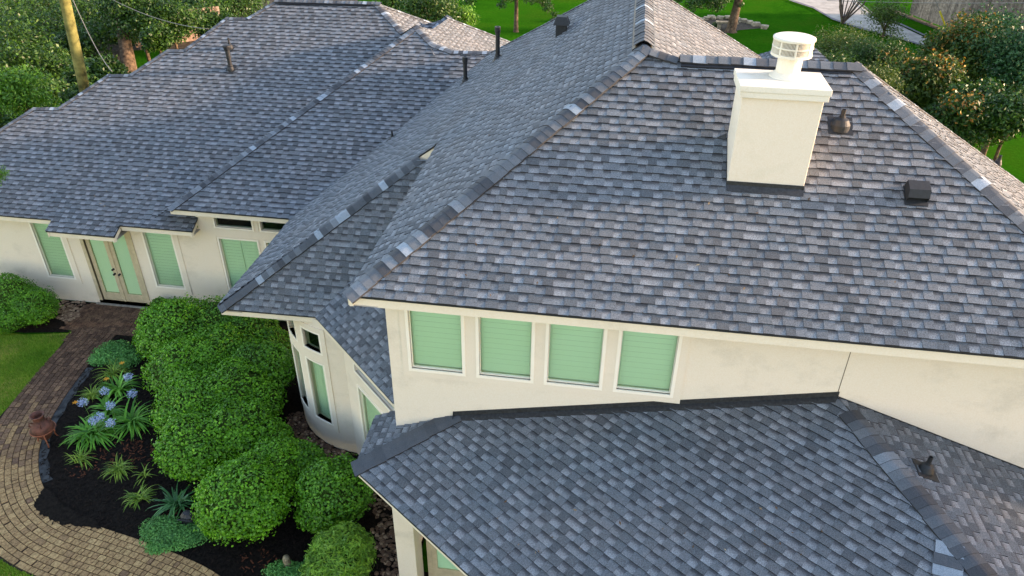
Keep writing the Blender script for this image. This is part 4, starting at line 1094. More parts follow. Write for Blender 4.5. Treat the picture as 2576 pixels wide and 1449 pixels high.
for px, py, l in ((307, 915, 'orange bloom over the creeping plant'), (268, 955, 'orange bloom above the grassy tuft'), (190, 1014, 'orange bloom lying at the edge of the concrete strip')):
    p = HZ(px, py, .4 if py < 1000 else .08); root = empty('daylily_flower', l, 'flower', 'orange blooms in the bed', loc=(p[0], p[1], 0)); mb = MB(); mb.tube([(0, .03, 0), (0, 0, p[2])], [.006, .004], 5); mb.build('stem', STEM, root)
    mb = MB()
    for k in range(6):
        a = k * 1.047 + .2; c, s = math.cos(a), math.sin(a); q = np.array([0, 0, p[2]])
        mb.poly([q, q + np.array([c * .04 - s * .018, s * .04 + c * .018, .025]), q + np.array([c * .085, s * .085, .03]), q + np.array([c * .04 + s * .018, s * .04 - c * .018, .025])], R.random())
    mb.build('petals', ORNG, root, attrs=True)

# clay urn on an iron stand
ux, uy = GP(122, 1112); CLAY = m_plain('terracotta_clay', (.10, .034, .02), .7, .35, 7, 0, .3); IRON = m_plain('rusty_iron', (.22, .07, .03), .7, .25, 12)
urn = empty('clay_urn', 'terracotta urn on a rusty iron stand at the path edge', 'urn', loc=(ux, uy, 0)); urn.scale = (1.2, 1.2, 1.2)
mb = MB(); mb.lathe([(.0, .10), (.06, .10), (.12, .18), (.19, .30), (.215, .38), (.20, .46), (.15, .53), (.105, .57), (.10, .64), (.13, .70), (.135, .72), (.115, .72), (.085, .65), (.09, .56), (.0, .5)], (0, 0, 0), 28); mb.build('vessel', CLAY, urn, smooth=True)
mb = MB()
for a in (2.2, 4.0, 5.4, .6):
    mb = MB(); c, s = math.cos(a), math.sin(a); mb.tube([(c * .12, s * .12, .56), (c * .17, s * .17, .60), (c * .19, s * .19, .53), (c * .165, s * .165, .50)], .014, 6)
    mb.build('handle', CLAY, urn, smooth=True)
mb = MB(); ringp = [(math.cos(t) * .225, math.sin(t) * .225, .36) for t in np.linspace(0, 6.283, 25)]; mb.tube(ringp, .012, 6)
for a in (1.2, 3.3, 5.4):
    c, s = math.cos(a), math.sin(a); mb.tube([(c * .225, s * .225, .37), (c * .17, s * .17, .12), (c * .2, s * .2, 0)], .013, 6)
mb.build('stand', IRON, urn, smooth=True)
# garden speaker (dark rock shape) and carved stone
sx_, sy_ = GP(480, 1318); mb = MB(); mb.lathe([(.16, 0), (.17, .05), (.14, .2), (.08, .27), (0, .28)], (0, 0, 0), 9)
sp = mb.build('garden_speaker', BLACKP); sp.location = (sx_, sy_, .08); sp.scale = (1.15, .9, 1); tag(sp, 'faceted dark grey garden speaker half in the creeping plant', 'speaker')
mb = MB(); mb.box((-.13, -.19, .2), (.13, -.16, .215)); mb.build('grille_band', BLACKM, sp)
qx, qy = GP(726, 1432); mb = MB(); mb.lathe([(0, .0), (.09, .0), (.095, .1), (.07, .22), (.075, .30), (.06, .38), (0, .40)], (0, 0, 0), 12)
st = mb.build('carved_stone', m_plain('grey_tan_stone', (.20, .17, .11), .9, .3, 14, 0, .6), smooth=True); st.location = (qx, qy, 0); tag(st, 'upright tan carved stone at the bottom edge', 'stone ornament')
# small path light
lx, ly = GP(190, 988); mb = MB(); mb.lathe([(.012, 0), (.012, .12), (.035, .13), (.035, .15), (0, .16)], (0, 0, 0), 12); o = mb.build('path_light', BLACKM); o.location = (lx, ly, 0); tag(o, 'tiny black path light beside the pavers', 'light')

# stones, mulch chips, grass blades
def scatter_pebbles(name, label, regions, n, s0, s1, mt, tones, z=.0, flat=.6):
    mb = MB(); R = random.Random(n)
    for _ in range(n):
        rg = R.choice(regions); x, y = rg(R); s = R.uniform(s0, s1); a0 = R.uniform(0, 6.28); tn = R.choice(tones) + R.uniform(-.08, .08)
        k = 6; base_ = len(mb.v); ec = R.uniform(.6, 1)
        for ring_, (rr_, hh_) in enumerate(((1, .0), (1.0, .45), (.55, 1.0))):
            for j in range(k):
                a = a0 + 6.283 * j / k; jj = 1 + .12 * math.sin(j * 2.1 + a0)
                mb.v.append((x + math.cos(a) * s * rr_ * jj, y + math.sin(a) * s * rr_ * ec * jj, z + hh_ * s * flat))
        for r_ in range(2):
            for j in range(k): mb.f.append((base_ + r_ * k + j, base_ + r_ * k + (j + 1) % k, base_ + (r_ + 1) * k + (j + 1) % k, base_ + (r_ + 1) * k + j)); mb.a.append((tn, 0))
        mb.f.append(tuple(base_ + 2 * k + j for j in range(k))); mb.a.append((tn, 0))
    o = mb.build(name, mt, attrs=True, smooth=False); tag(o, label, None, None, 'stuff'); return o
PEB = m_tone('river_pebble', [(0, (.05, .035, .03)), (.5, (.12, .075, .05)), (1, (.30, .22, .15))], .8, 40, .2)
def reg_line(a, b, w): 
    a = np.array(a); b = np.array(b); t = (b - a) / np.linalg.norm(b - a); nn = np.array([-t[1], t[0]])
    return lambda R: tuple(a + (b - a) * R.random() + nn * R.uniform(-w, w))
def reg_bay(R):
    a = math.radians(R.uniform(205, 268)); r_ = RB + R.uniform(.03, .42); return (CB[0] + r_ * math.cos(a), CB[1] + r_ * math.sin(a))
scatter_pebbles('river_stones', 'brown river stones along the bay and under the low eave', [reg_bay, reg_bay, reg_line((-5.2, 11.7), (-4.0, 10.4), .25), reg_line((-4.2, 10.3), (-3.5, 9.0), .22), reg_line((-3.6, 9.2), (-3.5, 6.5), .25), reg_line((-3.8, 9.2), (-3.7, 6.5), .2)], 1500, .025, .062, PEB, [.2, .35, .45, .55, .9], .012)
scatter_pebbles('river_stones', 'brown river stones left of the double door', [reg_line((-16.4, 16.7), (-15.4, 16.75), .35), reg_line((-15.9, 16.4), (-15.4, 16.2), .2)], 260, .03, .07, PEB, [.5, .6, .75, .95], .012)
scatter_pebbles('river_stones', 'pale stones beside the porch column', [reg_line((-3.75, 8.9), (-3.6, 7.4), .12)], 60, .04, .07, PEB, [.8, .95, 1], .02)
CHIP = m_tone('mulch_chip', [(0, (.006, .005, .004)), (.5, (.016, .010, .007)), (1, (.13, .045, .022))], .95, 30, .2)
mb = MB(); R = random.Random(11)
def in_poly(x, y, P):
    c = False; j = len(P) - 1
    for i in range(len(P)):
        if (P[i][1] > y) != (P[j][1] > y) and x < (P[j][0] - P[i][0]) * (y - P[i][1]) / (P[j][1] - P[i][1]) + P[i][0]: c = not c
        j = i
    return c
bedpoly = [GP(*p) for p in ((296, 850), (215, 930), (160, 1040), (100, 1140), (110, 1240), (80, 1290), (150, 1330), (333, 1347), (567, 1449), (1000, 1449), (960, 1180), (780, 1050), (700, 960), (420, 850))]
xs = [p[0] for p in bedpoly]; ys = [p[1] for p in bedpoly]; cnt = 0
hot = [GP(*p) + (r_,) for p, r_ in (((290, 1150), .5), ((345, 1150), .4), ((210, 1175), .35), ((640, 1410), .3), ((440, 1290), .25), ((670, 1420), .25), ((330, 1110), .3))]
while cnt < 9000:
    x = R.uniform(min(xs), max(xs)); y = R.uniform(min(ys), max(ys))
    if not in_poly(x, y, bedpoly): continue
    cnt += 1; near = any((x - h[0]) ** 2 + (y - h[1]) ** 2 < h[2] ** 2 for h in hot)
    if R.random() < .03 and not near: continue
    l = R.uniform(.02, .06); w_ = R.uniform(.006, .016); a = R.uniform(0, 6.28); c, s = math.cos(a), math.sin(a); z = .018 + R.uniform(0, .02); tn = R.choice([.6, .8, 1.0, .9]) if near and R.random() < .5 else R.choice([.0, .1, .2, .3, .45])
    dz = R.uniform(-.012, .012)
    mb.poly([(x - c * l - s * w_, y - s * l + c * w_, z - dz), (x - c * l + s * w_, y - s * l - c * w_, z - dz), (x + c * l + s * w_, y + s * l - c * w_, z + dz), (x + c * l - s * w_, y + s * l + c * w_, z + dz)], tn)
o = mb.build('mulch_chips', CHIP, attrs=True); tag(o, 'dark mulch chips with reddish bark pieces', None, None, 'stuff')
GB_M = m_leaf('lawn_blade', [(0, (.10, .24, .015)), (.5, (.20, .38, .030)), (.85, (.34, .42, .06)), (1, (.50, .44, .13))], .6, .25)
lawnpoly = [GP(*p) for p in ((-40, 846), (60, 846), (180, 842))] + [tuple(p) for p in outer[8:31]] + [GP(-90, 1120), GP(-90, 900)]
lawn2 = [tuple(p) for p in outer[43:62]] + [GP(160, 1540), GP(-120, 1540), GP(-120, 1385)]
mb = MB()
for poly, n in ((lawnpoly, 26000), (lawn2, 7000)):
    xs = [p[0] for p in poly]; ys = [p[1] for p in poly]; c_ = 0; tries = 0
    while c_ < n and tries < n * 6:
        tries += 1; x = R.uniform(max(min(xs), -17.5), max(xs)); y = R.uniform(min(ys), max(ys))
        if not in_poly(x, y, poly): continue
        c_ += 1; h_ = R.uniform(.04, .09); a = R.uniform(0, 6.28); w_ = .010; c, s = math.cos(a), math.sin(a); lx_, ly_ = R.uniform(-.03, .03), R.uniform(-.03, .03)
        mb.poly([(x - c * w_, y - s * w_, .004), (x + c * w_, y + s * w_, .004), (x + lx_, y + ly_, h_)], min(1, R.random() * .8 + .25 * math.sin(x * 3) * math.sin(y * 2.3) + .1))
o = mb.build('lawn_blades', GB_M, attrs=True); tag(o, 'short patchy grass blades of the near lawn', None, None, 'stuff')

# ================================================================== BACKGROUND
# street, verge, litter
def gpoly(name, px, z, mt, label=None): return sheet_poly(name, [GP(*p) for p in px], z, mt, 'structure', None, label)
far_e = [(2155, 6), (2197, 40), (2270, 68), (2333, 98), (2475, 157), (2620, 222), (2800, 300)]
near_e = [(1984, 0), (2045, 20), (2092, 48), (2150, 68), (2230, 90), (2281, 103), (2344, 122), (2470, 176), (2610, 240), (2800, 326)]
gpoly('street', near_e + far_e[::-1] + [(2150, -60), (1900, -60)], .02, CONC)
gpoly('kerb', [(x, y + 4) for x, y in near_e] + near_e[::-1], .10, ASPH)
gpoly('kerb', [(x, y - 4) for x, y in far_e] + far_e[::-1], .10, ASPH)
gpoly('wood_floor_soil', [(-700, 420), (-700, -60), (900, -60), (900, 60), (560, 120), (400, 130), (330, 135), (300, 300), (0, 380)], .006, LEAFLIT)
gpoly('side_lawn', [(335, 330), (325, 240), (322, 190), (300, 170), (305, 128), (430, 125), (600, 120), (600, 200)], .010, GRASS_FAR)
gpoly('tree_ring_bed', [(1700, 60), (1760, 48), (1810, 45), (1870, 55), (1925, 62), (1925, 70), (1860, 76), (1830, 84), (1760, 86)], .012, LEAFLIT)
# trees
TL = {
 'dark': m_leaf('dark_tree_leaf', [(0, (.012, .036, .005)), (.5, (.03, .08, .009)), (1, (.08, .17, .02))], .45, .2),
 'mid': m_leaf('mid_tree_leaf', [(0, (.012, .034, .005)), (.5, (.028, .074, .008)), (1, (.075, .155, .018))], .45, .25),
 'light': m_leaf('light_tree_leaf', [(0, (.035, .11, .008)), (.5, (.085, .21, .014)), (1, (.19, .36, .035))], .45, .3),
 'blue': m_leaf('blue_green_tree_leaf', [(0, (.012, .045, .014)), (.5, (.03, .09, .026)), (1, (.07, .16, .045))], .5, .2),
 'olive': m_leaf('olive_tree_leaf', [(0, (.018, .042, .006)), (.5, (.05, .095, .011)), (1, (.13, .18, .024))], .5, .25),
 'rust': m_leaf('rusty_new_leaf', [(0, (.16, .08, .02)), (.5, (.32, .15, .025)), (1, (.50, .30, .06))], .5, .25)}
def limb(mb, a, b, r0, r1, R, n=5, wob=.06):
    a = np.array(a, float); b = np.array(b, float); L = np.linalg.norm(b - a); pts = []
    for i in range(n + 1):
        t = i / n; p = a + (b - a) * t; p = p + np.array([R.gauss(0, 1), R.gauss(0, 1), 0]) * wob * L * (0 if i in (0, n) else .5); p[2] += L * .06 * math.sin(t * math.pi); pts.append(p)
    mb.tube(pts, [r0 + (r1 - r0) * i / n for i in range(n + 1)], 7, False)
ntree = 0
def tree(name, cat, label, px, py, y, rpx, kind, n=6000, size=.16, trunk=True, vr=.8, group=None, nb=12, aspect=.5, tips=None, base=None, twr=None, fork=None):
    global ntree
    ntree += 1; R = random.Random(ntree * 13); p = HY(px, py, y); r = rpx * depth_of(p) / FPX
    c = np.array(p); bx, by = (c[0], c[1]) if base is None else base
    root = empty(name, label, cat, group, loc=(bx, by, 0)); off = np.array([bx, by, 0.0])
    blobs = []
    for i in range(nb):
        d = np.array([R.gauss(0, 1), R.gauss(0, 1), R.gauss(0, .8)]); d /= np.linalg.norm(d); k = R.uniform(.15, .8)
        rb = r * R.choice([.22, .3, .42, .55]); q = c + d * np.array([r, r, r * vr]) * k
        if q[2] < rb * .6: q[2] = rb * .6
        blobs.append((tuple(q), (rb, rb, rb * R.uniform(.6, .85))))
    P, Nn, Tt = blob_points(blobs, n, (.15, 1.28), False); P = P + rng.normal(0, r * .045, P.shape)
    o = leaf_mesh('crown', P - off, Nn * .6 + np.array([0, 0, .5]), size, aspect, Tt, TL[kind], root, .8)
    if tips:
        m_ = int(n * tips); zs_ = P[:, 2] + rng.normal(0, .2, len(P)) * r; idx = np.argsort(-zs_)[:m_ * 3]; idx = rng.choice(idx, m_)
        leaf_mesh('new_growth', P[idx] - off + Nn[idx] * .06, Nn[idx], size * .9, .45, rng.random(m_), TL['rust'], root, .7)
    mb = MB(); tr = max(.06, r * .05) if twr is None else twr
    top = c - off + np.array([0, 0, -r * vr * .35]); fk = (c - off) * .0 + np.array([(c[0] - bx) * .4, (c[1] - by) * .4, max(c[2] - r * vr * .95, c[2] * .25)])
    if fork is not None: fk = np.array(fork)
    mb.tube([(0, 0, -.1), (0, 0, .15), tuple(fk * .5), tuple(fk)], [tr * 1.7, tr * 1.15, tr, tr * .85], 9, False)
    for q, rb in blobs[:9]: limb(mb, fk, np.array(q) - off, tr * .6, tr * .12, R)
    mb.build('trunk', BARK, root, smooth=True)
    return root
G_W = 'trees of the wood behind the left wing'
WL = [(20, 60, 44, 150, 'dark', 'dark tree at the top left corner'), (120, 10, 50, 140, 'dark', 'dark tree crown left of the pole top'), (60, 150, 36, 110, 'mid', 'mid green tree left of the wooden pole'),
      (-40, 230, 30, 110, 'mid', 'tree cut off by the left edge above the roof'), (150, 190, 33, 75, 'dark', 'dense dark tree right behind the wooden pole'), (245, 55, 46, 110, 'dark', 'dark crown between pole and forked trunk'),
      (235, 190, 30, 60, 'dark', 'low dark tree behind the stepped roof edge'), (345, 30, 40, 85, 'mid', 'leafy crown over the forked trunk'), (430, 55, 40, 75, 'mid', 'mid green crown right of the forked trunk'),
      (470, 15, 56, 120, 'dark', 'dark tall tree behind the mid green crown'), (580, 10, 52, 100, 'dark', 'dark tree above the left wing ridge'), (530, 60, 44, 55, 'mid', 'leafy crown touching the left wing ridge')]
WL += [(60, 95, 41, 115, 'dark', 'dark crown filling the gap left of the pole'), (190, 120, 39, 75, 'dark', 'dark crown right behind the upper pole'), (15, 330, 26, 62, 'dark', 'dark low tree at the left edge above the roof line'),
       (125, 245, 28, 72, 'dark', 'dark undergrowth tree left of the pole foot'), (205, 262, 26.5, 50, 'dark', 'dark undergrowth tree right of the pole foot'), (272, 175, 30, 40, 'mid', 'small mid green tree beside the forked trunk foot'), (70, 195, 31, 85, 'mid', 'mid green tree with light tips left of the pole'),
       (395, 95, 36, 38, 'mid', 'hanging leafy crown over the side lawn'), (300, 75, 43, 50, 'dark', 'dark crown left of the fork'), (510, 35, 48, 70, 'dark', 'dark crown behind the sloping cable')]
for px, py, y, rp, kd, l in WL: tree('wood_tree', 'tree', l, px, py, y, rp * 1.06, kd, 7500, .18, group=G_W, nb=16)
tree('young_tree', 'tree', 'bright fern-leaved tree low at the far left', 45, 235, 24, 75, 'light', 5000, .13, vr=.7)
tree('young_tree', 'tree', 'bright leafy sapling below the wooden pole', 110, 285, 25, 55, 'light', 2600, .12, vr=.7)
tree('overhanging_tree', 'tree', 'thin-leaved branch hanging over the left roof edge', -14, 445, 15.5, 42, 'light', 900, .07, vr=.9, nb=6, aspect=.3, base=(-19.5, 12.5))
fb = GP(330, 200); 
tb = tree('forked_tree', 'tree', 'tree with a bent brown forked trunk beyond the left wing', 300, -20, 41.5, 90, 'mid', 3000, .2, base=fb, twr=.38, fork=None, nb=8)
tree('far_shrub_tree', 'tree', 'round leafy tree behind the left wing ridge end', 1085, 20, 33, 95, 'mid', 7000, .13, vr=.75)
tree('far_shrub_tree', 'tree', 'paler leafy tree beside the lawn behind the ridge end', 1168, 40, 34, 52, 'light', 2200, .12, vr=.7)
tree('far_shrub_tree', 'tree', 'dark tree at the top edge above the middle wing', 990, -10, 45, 70, 'dark', 3000, .18)
# lawn trees
def lawn_tree(label, bx, by, tr, lean, blobs_px, y, kind, n, size):
    x0_, y0_ = GP(bx, by); root = empty('lawn_tree', label, 'tree', loc=(x0_, y0_, 0)); off = np.array([x0_, y0_, 0.0]); bl = []
    for px, py, rp in blobs_px:
        p = HY(px, py, y0_ + R.uniform(-1.5, .5)); r = rp * depth_of(p) / FPX; bl.append(((p[0], p[1], p[2]), (r, r, r * .8)))
    P, Nn, Tt = blob_points(bl, n, (.2, 1.1), False); leaf_mesh('crown', P - off, Nn * .6 + np.array([0, 0, .5]), size, .5, Tt, TL[kind], root, .8)
    mb = MB(); H_ = 6.5; mb.tube([(0, 0, -.1), (0, 0, .12), (lean * .2, 0, 1.5), (lean * .6, 0, 4), (lean, 0, H_)], [tr * 2.0, tr * 1.25, tr, tr * .85, tr * .6], 10, False)
    for q, _ in bl: limb(mb, (lean * .75, 0, min(max(q[2] + .8, 2.5), 5.5)), np.array(q) - off, tr * .35, tr * .08, R)
    mb.build('trunk', BARK, root, smooth=True); return root
lawn_tree('slim young tree on the lawn behind the two tall pipes', 1298, 80, .13, 0.0, [(1180, 2, 18), (1262, 12, 12), (1275, -10, 22), (1250, -25, 25), (1340, -15, 30), (1378, 18, 16), (1370, 0, 20), (1395, 35, 10)], 0, 'mid', 2600, .16)
lawn_tree('lawn tree inside the stone ring right of the lit roof', 1838, 80, .28, .6, [(1770, -5, 30), (1745, 10, 22), (1800, 8, 26), (1820, -20, 34), (1705, -5, 16), (1862, 10, 10)], 0, 'dark', 4200, .15)
tree('lawn_shrub', 'shrub', 'small brownish shrub on the lawn by the black box vent', 1396, 62, 56, 14, 'olive', 500, .14, vr=1.4, nb=5)
tree('lawn_shrub', 'shrub', 'small dark shrub at the top edge left of the ridge', 1523, -2, 66, 16, 'dark', 500, .16, vr=.7, nb=5)
# right side vegetation
bx_, by_ = GP(2118, 60); mtree = empty('multi_stem_tree', 'many-stemmed bare-legged tree at the street edge', 'tree', loc=(bx_, by_, 0)); mb = MB(); R = random.Random(5); endp = []
for k in range(15):
    a = R.uniform(0, 6.28); rr_ = R.uniform(.5, 2.0); e_ = np.array([math.cos(a) * rr_, math.sin(a) * rr_, R.uniform(3.6, 5.2)]); m_ = e_ * np.array([.62, .62, .36]); mb.tube([(0, 0, 0), tuple(m_), tuple(e_ * .75), tuple(e_)], [.055, .04, .03, .012], 6, False); endp.append(e_)
mb.build('stems', m_plain('grey_brown_stem', (.13, .10, .075), .9, .3, 6), mtree, smooth=True)
bl = [(tuple(e), (.7, .7, .6)) for e in endp]; P, Nn, Tt = blob_points(bl, 1500, (.2, 1.1), False); leaf_mesh('crown', P, Nn, .14, .5, Tt, TL['olive'], mtree)
G_R = 'shrubs and trees right of the house'
tree('feathery_shrub', 'shrub', 'dull green feathery shrub across the street edge', 2235, 38, 56, 68, 'olive', 4200, .13, group=G_R, vr=.7)
tree('fine_leaved_tree', 'tree', 'fine-leaved green tree just behind the chimney cap', 2095, 128, 36, 95, 'olive', 15000, .10, group=G_R, vr=.85, nb=22, aspect=.4)
tree('fine_leaved_tree', 'tree', 'fine-leaved tree between the chimney cap and the magnolia', 2205, 150, 33, 95, 'mid', 14000, .10, group=G_R, vr=.9, nb=22, aspect=.4)
tree('fine_leaved_tree', 'tree', 'low fine-leaved tree behind the right end of the ridge', 2060, 165, 30, 70, 'mid', 7000, .10, group=G_R, vr=.7, nb=16, aspect=.4)
tree('fine_leaved_tree', 'tree', 'low fine-leaved tree touching the top of the right hip', 2190, 200, 29, 70, 'olive', 7000, .10, group=G_R, vr=.8, nb=16, aspect=.4)
tree('magnolia_tree', 'tree', 'magnolia with rusty orange new leaves, tallest on the right', 2395, 150, 35, 112, 'olive', 14000, .19, group=G_R, vr=1.05, nb=24, tips=.035, aspect=.38)
tree('magnolia_tree', 'tree', 'shorter magnolia with orange tips right behind the ridge', 2305, 225, 31, 100, 'olive', 12000, .18, group=G_R, vr=.95, nb=24, tips=.03, aspect=.38)
tree('magnolia_tree', 'tree', 'low magnolia with orange shoots beside the right hip', 2400, 310, 28, 88, 'dark', 9000, .17, group=G_R, vr=1.0, nb=18, tips=.025, aspect=.38)
tree('broad_dark_tree', 'tree', 'broad blue-green tree filling the top right edge', 2560, 150, 34, 145, 'blue', 15000, .15, group=G_R, vr=1.0, nb=24)
tree('broad_dark_tree', 'tree', 'blue-green tree in front of the wooden fence', 2480, 70, 50, 62, 'blue', 6000, .17, group=G_R, nb=14)
tree('broad_dark_tree', 'tree', 'very dark tree above the far right slope', 2545, 290, 28, 95, 'dark', 11000, .15, group=G_R, nb=18)
tree('broad_dark_tree', 'tree', 'dark low tree above the far right pipe', 2465, 265, 29, 80, 'dark', 8000, .15, group=G_R, nb=16)
# fence
fa = GP(2290, 40); fbp = GP(2392, 80); fdir = np.array(fbp) - np.array(fa); fdir /= np.linalg.norm(fdir)
fence = empty('wooden_fence', 'tall weathered board fence beyond the street', 'fence', loc=(fa[0], fa[1], 0))
FW = m_tone('weathered_fence_board', [(0, (.07, .055, .045)), (.5, (.15, .125, .10)), (1, (.30, .25, .19))], .9, 5, .3)
mb = MB(); R = random.Random(9); k = 0; s = -.2
Lf = 22.0
while s < Lf:
    def ff(x, y, z, s=s): return (fdir[0] * (s + x) - fdir[1] * y, fdir[1] * (s + x) + fdir[0] * y, z)
    tn = .35 + .35 * (math.sin(s * .5) > .2) + R.uniform(-.2, .2)
    mb.box((0, -.012, .12), (.145, .012 + R.uniform(0, .006), 4.2 + R.uniform(-.02, .02)), ff, min(max(tn, 0), 1))
    s += .15
mb.build('boards', FW, fence, attrs=True)
for s in np.arange(0, Lf, 2.4):
    def ff(x, y, z, s=s): return (fdir[0] * (s + x) - fdir[1] * y, fdir[1] * (s + x) + fdir[0] * y, z)
    m1 = MB(); m1.box((0, .03, 0), (.12, .15, 4.1), ff, .4); m1.build('post', FW, fence, attrs=True)
for z in (.5, 2.1, 3.7):
    def ff(x, y, z_, z=z): return (fdir[0] * x - fdir[1] * y, fdir[1] * x + fdir[0] * y, z_)
    m1 = MB(); m1.box((-.2, .02, z), (Lf, .06, z + .1), ff, .3); m1.build('rail', FW, fence, attrs=True)
gw = sheet_poly('retaining_kerb', [tuple(np.array(fa) - fdir * 3 + np.array([fdir[1], -fdir[0]]) * .7), tuple(np.array(fa) + fdir * 22 + np.array([fdir[1], -fdir[0]]) * .7), tuple(np.array(fa) + fdir * 22), tuple(np.array(fa) - fdir * 3)], .03, LEAFLIT)
# low wall pieces of another fence glimpsed through the wood at the left
wv = empty('garden_fence', 'pinkish brown fence glimpsed through the left trees', 'fence', loc=(*GP(300, 128), 0)); o0 = np.array(GP(300, 128)); o1 = np.array(GP(560, 96)); dv = (o1 - o0) / np.linalg.norm(o1 - o0); Lw = np.linalg.norm(o1 - o0)
FW2 = m_tone('pinkish_fence_board', [(0, (.20, .13, .10)), (1, (.36, .26, .20))], .9, 5, .25)
mb = MB(); s = 1.0
while s < Lw:
    def ff(x, y, z, s=s): return (dv[0] * (s + x) - dv[1] * y, dv[1] * (s + x) + dv[0] * y, z)
    mb.box((0, -.012, .05), (.145, .014, 2.0), ff, R.random()); s += .15
mb.build('boards', FW2, wv, attrs=True)
# utility pole and wires
pp = HY(212, 222, 24.0); POLE = m_plain('mossy_pole_wood', (.15, .14, .045), .9, .35, 3, 0, .6)
pole = empty('utility_pole', 'leaning mossy wooden utility pole behind the left wing', 'pole', loc=(pp[0], pp[1], 0))
tp = HY(150, -60, 24.0); mb = MB(); p0 = np.array([0, 0, 0.0]); p1 = np.array([tp[0] - pp[0], 0, tp[2]]); q1 = np.array([0, 0, pp[2]])
dirp = (p1 - q1) / np.linalg.norm(p1 - q1); bot = q1 - dirp * (q1[2] / dirp[2])
mb.tube([tuple(bot), tuple(q1), tuple(p1), tuple(p1 + dirp * 1.5)], [.20, .185, .17, .165], 14); mb.build('pole_shaft', POLE, pole, smooth=True)
mb = MB(); e = p1 + dirp * 1.2; mb.box((e[0] - 1.1, e[1] - .22, e[2] - .06), (e[0] + 1.1, e[1] - .12, e[2] + .06)); mb.build('crossarm', POLE, pole)
WIRE = m_plain('pale_cable', (.16, .155, .14), .6, .1)
def wire(name, label, a, b, sag, r=.012, n=24):
    a = np.array(a); b = np.array(b); c = a; pts = []
    for i in range(n + 1):
        t = i / n; p = a + (b - a) * t; p = p - np.array([0, 0, sag * 4 * t * (1 - t)]); pts.append(tuple(p - a))
    mb = MB(); mb.tube(pts, r, 5); o = mb.build(name, WIRE, smooth=True); o.location = tuple(a); tag(o, label, 'cable')
def onray(px, py, y): return HY(px, py, y)
ra = D1.px(276, 187)
wire('service_cable', 'pale service cable dropping to the stepped roof edge', ra + np.array([0, .15, .05]), onray(160, -55, 26), .55, .013)
wire('service_cable', 'pale cable crossing in front of the dark trees', onray(525, 73, 27), onray(215, -40, 30), .35, .014)
wire('overhead_cable', 'thin overhead cable along the top right edge', onray(2080, 1, 60), onray(2700, 6, 44), .1, .02)
yb_ = GP(2388, 90); yt_ = onray(2364, 28, yb_[1] - .3)
guy = empty('guy_wire', 'steel guy wire with a yellow plastic guard', 'guy wire', loc=(yb_[0], yb_[1], 0)); mb = MB(); t_ = np.array([yt_[0] - yb_[0], yt_[1] - yb_[1], yt_[2]])
mb.tube([(0, 0, 0), tuple(t_)], .055, 8); mb.build('guard', m_plain('yellow_plastic', (.72, .58, .03), .5, .08)); bpy.data.objects['guard'].parent = guy
mb = MB(); mb.tube([(0, 0, 0), tuple(t_ * 3)], .016, 5); mb.build('wire', WIRE, guy)
# stone bench, stone edging ring
STONE = m_plain('weathered_limestone', (.30, .26, .18), .9, .3, 5, 0, .6)
bx_, by_ = GP(1826, 74); bench = empty('stone_bench', 'small stone bench inside the stone ring', 'bench', loc=(bx_, by_, 0))
mb = MB(); mb.box((-.75, -.22, .42), (.75, .22, .54)); mb.build('seat', STONE, bench, bevel=.03)
for s in (-.5, .5): mb = MB(); mb.box((s - .12, -.18, 0), (s + .12, .18, .42)); mb.build('leg', STONE, bench, bevel=.02)
ringpx = [(1660, 66), (1690, 66), (1725, 58), (1760, 51), (1790, 47), (1832, 48), (1870, 56), (1900, 64), (1922, 72)]
rp_ = resample([np.array(GP(*p)) for p in ringpx], .5); R = random.Random(4)
sr = empty('stone_edging', 'irregular stone edging around the lawn tree', 'edging', loc=(rp_[0][0], rp_[0][1], 0)); mb = MB()
for p in rp_:
    for k in range(2):
        x, y = p - rp_[0] + np.array([R.uniform(-.05, .05), R.uniform(-.15, .15)]); a = R.uniform(-.3, .3); w_, d_, h_ = R.uniform(.2, .34), R.uniform(.14, .24), R.uniform(.08, .14)
        def fs(u, v, z, x=x, y=y, a=a, k=k): return (x + u * math.cos(a) - v * math.sin(a), y + u * math.sin(a) + v * math.cos(a), z + k * .11)
        mb.box((-w_, -d_, 0), (w_, d_, h_), fs)
mb.build('stones', STONE, sr)
tree('lawn_shrub', 'shrub', 'dark spiky shrub beside the stone bench', 1797, 62, by_ + .3, 13, 'dark', 500, .2, vr=.8, nb=5, aspect=.2)
fs_ = GP(1513, 16); mb = MB(); mb.lathe([(.0, 0), (.7, 0), (.6, .1), (0, .12)], (0, 0, 0), 9); o = mb.build('flat_stone', STONE); o.location = (fs_[0], fs_[1], 0); tag(o, 'flat pale stone on the lawn at the top edge', 'stone')

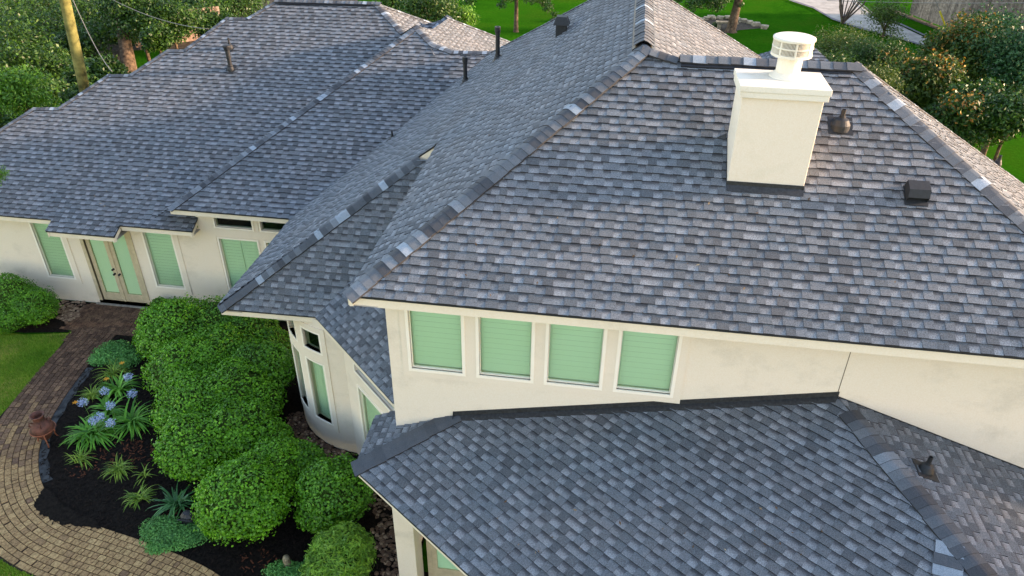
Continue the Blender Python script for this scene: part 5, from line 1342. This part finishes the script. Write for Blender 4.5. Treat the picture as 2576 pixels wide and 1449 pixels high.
# unseen trees added left and right of the view to shade garden and roofs
def shade_tree(label, x, y, z, r, n):
    global ntree
    ntree += 1; root = empty('unseen_shade_tree', label, 'tree', loc=(x, y, 0)); R = random.Random(ntree); bl = []
    for i in range(12):
        a = R.uniform(0, 6.28); k = R.uniform(.1, .75) * r; rb = r * R.uniform(.35, .5); bl.append(((math.cos(a) * k, math.sin(a) * k, z + R.uniform(-.4, .4) * r), (rb, rb, rb * .8)))
    P, Nn, Tt = blob_points(bl, n, (.3, 1.1), False); leaf_mesh('crown', P, Nn, .24, .6, Tt, TL['mid'], root, .8)
    mb = MB(); mb.tube([(0, 0, -.1), (0, 0, z * .5), (.2, 0, z)], [.35, .25, .15], 10, False)
    for q, rb in bl[:6]: limb(mb, (0, 0, z * .6), q, .15, .04, R)
    mb.build('trunk', BARK, root, smooth=True)
shade_tree('unseen tall tree left of the front garden, added for shade', -20.5, 6.5, 6.5, 4.2, 9000)
shade_tree('unseen spreading tree in the front yard, added for shade', -15.5, -1.0, 6.5, 4.5, 9000)

shade_tree('unseen tall tree east of the low roof, added to block sun', 19.5, 4.0, 8.5, 4.3, 9000)  # added out of view to keep the low sun off the roofs
shade_tree('unseen tall tree east of the main roof, added to block sun', 22.0, 9.0, 10.5, 3.6, 8000)
# fallen leaves and specks on the roof
mb = MB(); R = random.Random(21)
for pl, pxs in ((PG, (1250, 1250, 2100, 1400)), (PA, (1150, 500, 2300, 800)), (D1, (150, 350, 700, 520)), (PB, (1200, 250, 1500, 350))):
    for _ in range(26):
        p = pl.px(R.uniform(pxs[0], pxs[2]), R.uniform(pxs[1], pxs[3])); u_, v_ = pl.uv(p); a = R.uniform(0, 6.28); l = R.uniform(.012, .035); c, q = math.cos(a) * l, math.sin(a) * l
        mb.poly([pl.w(u_ - c, v_ - q, .028), pl.w(u_ + q * .4, v_ - c * .4, .03), pl.w(u_ + c, v_ + q, .034), pl.w(u_ - q * .4, v_ + c * .4, .03)], R.random())
o = mb.build('fallen_leaves', m_tone('dry_leaf', [(0, (.05, .035, .02)), (.6, (.16, .09, .04)), (1, (.42, .33, .20))], .8, 30, .2), attrs=True); tag(o, 'small dry leaves scattered on the roof slopes', None, None, 'stuff')
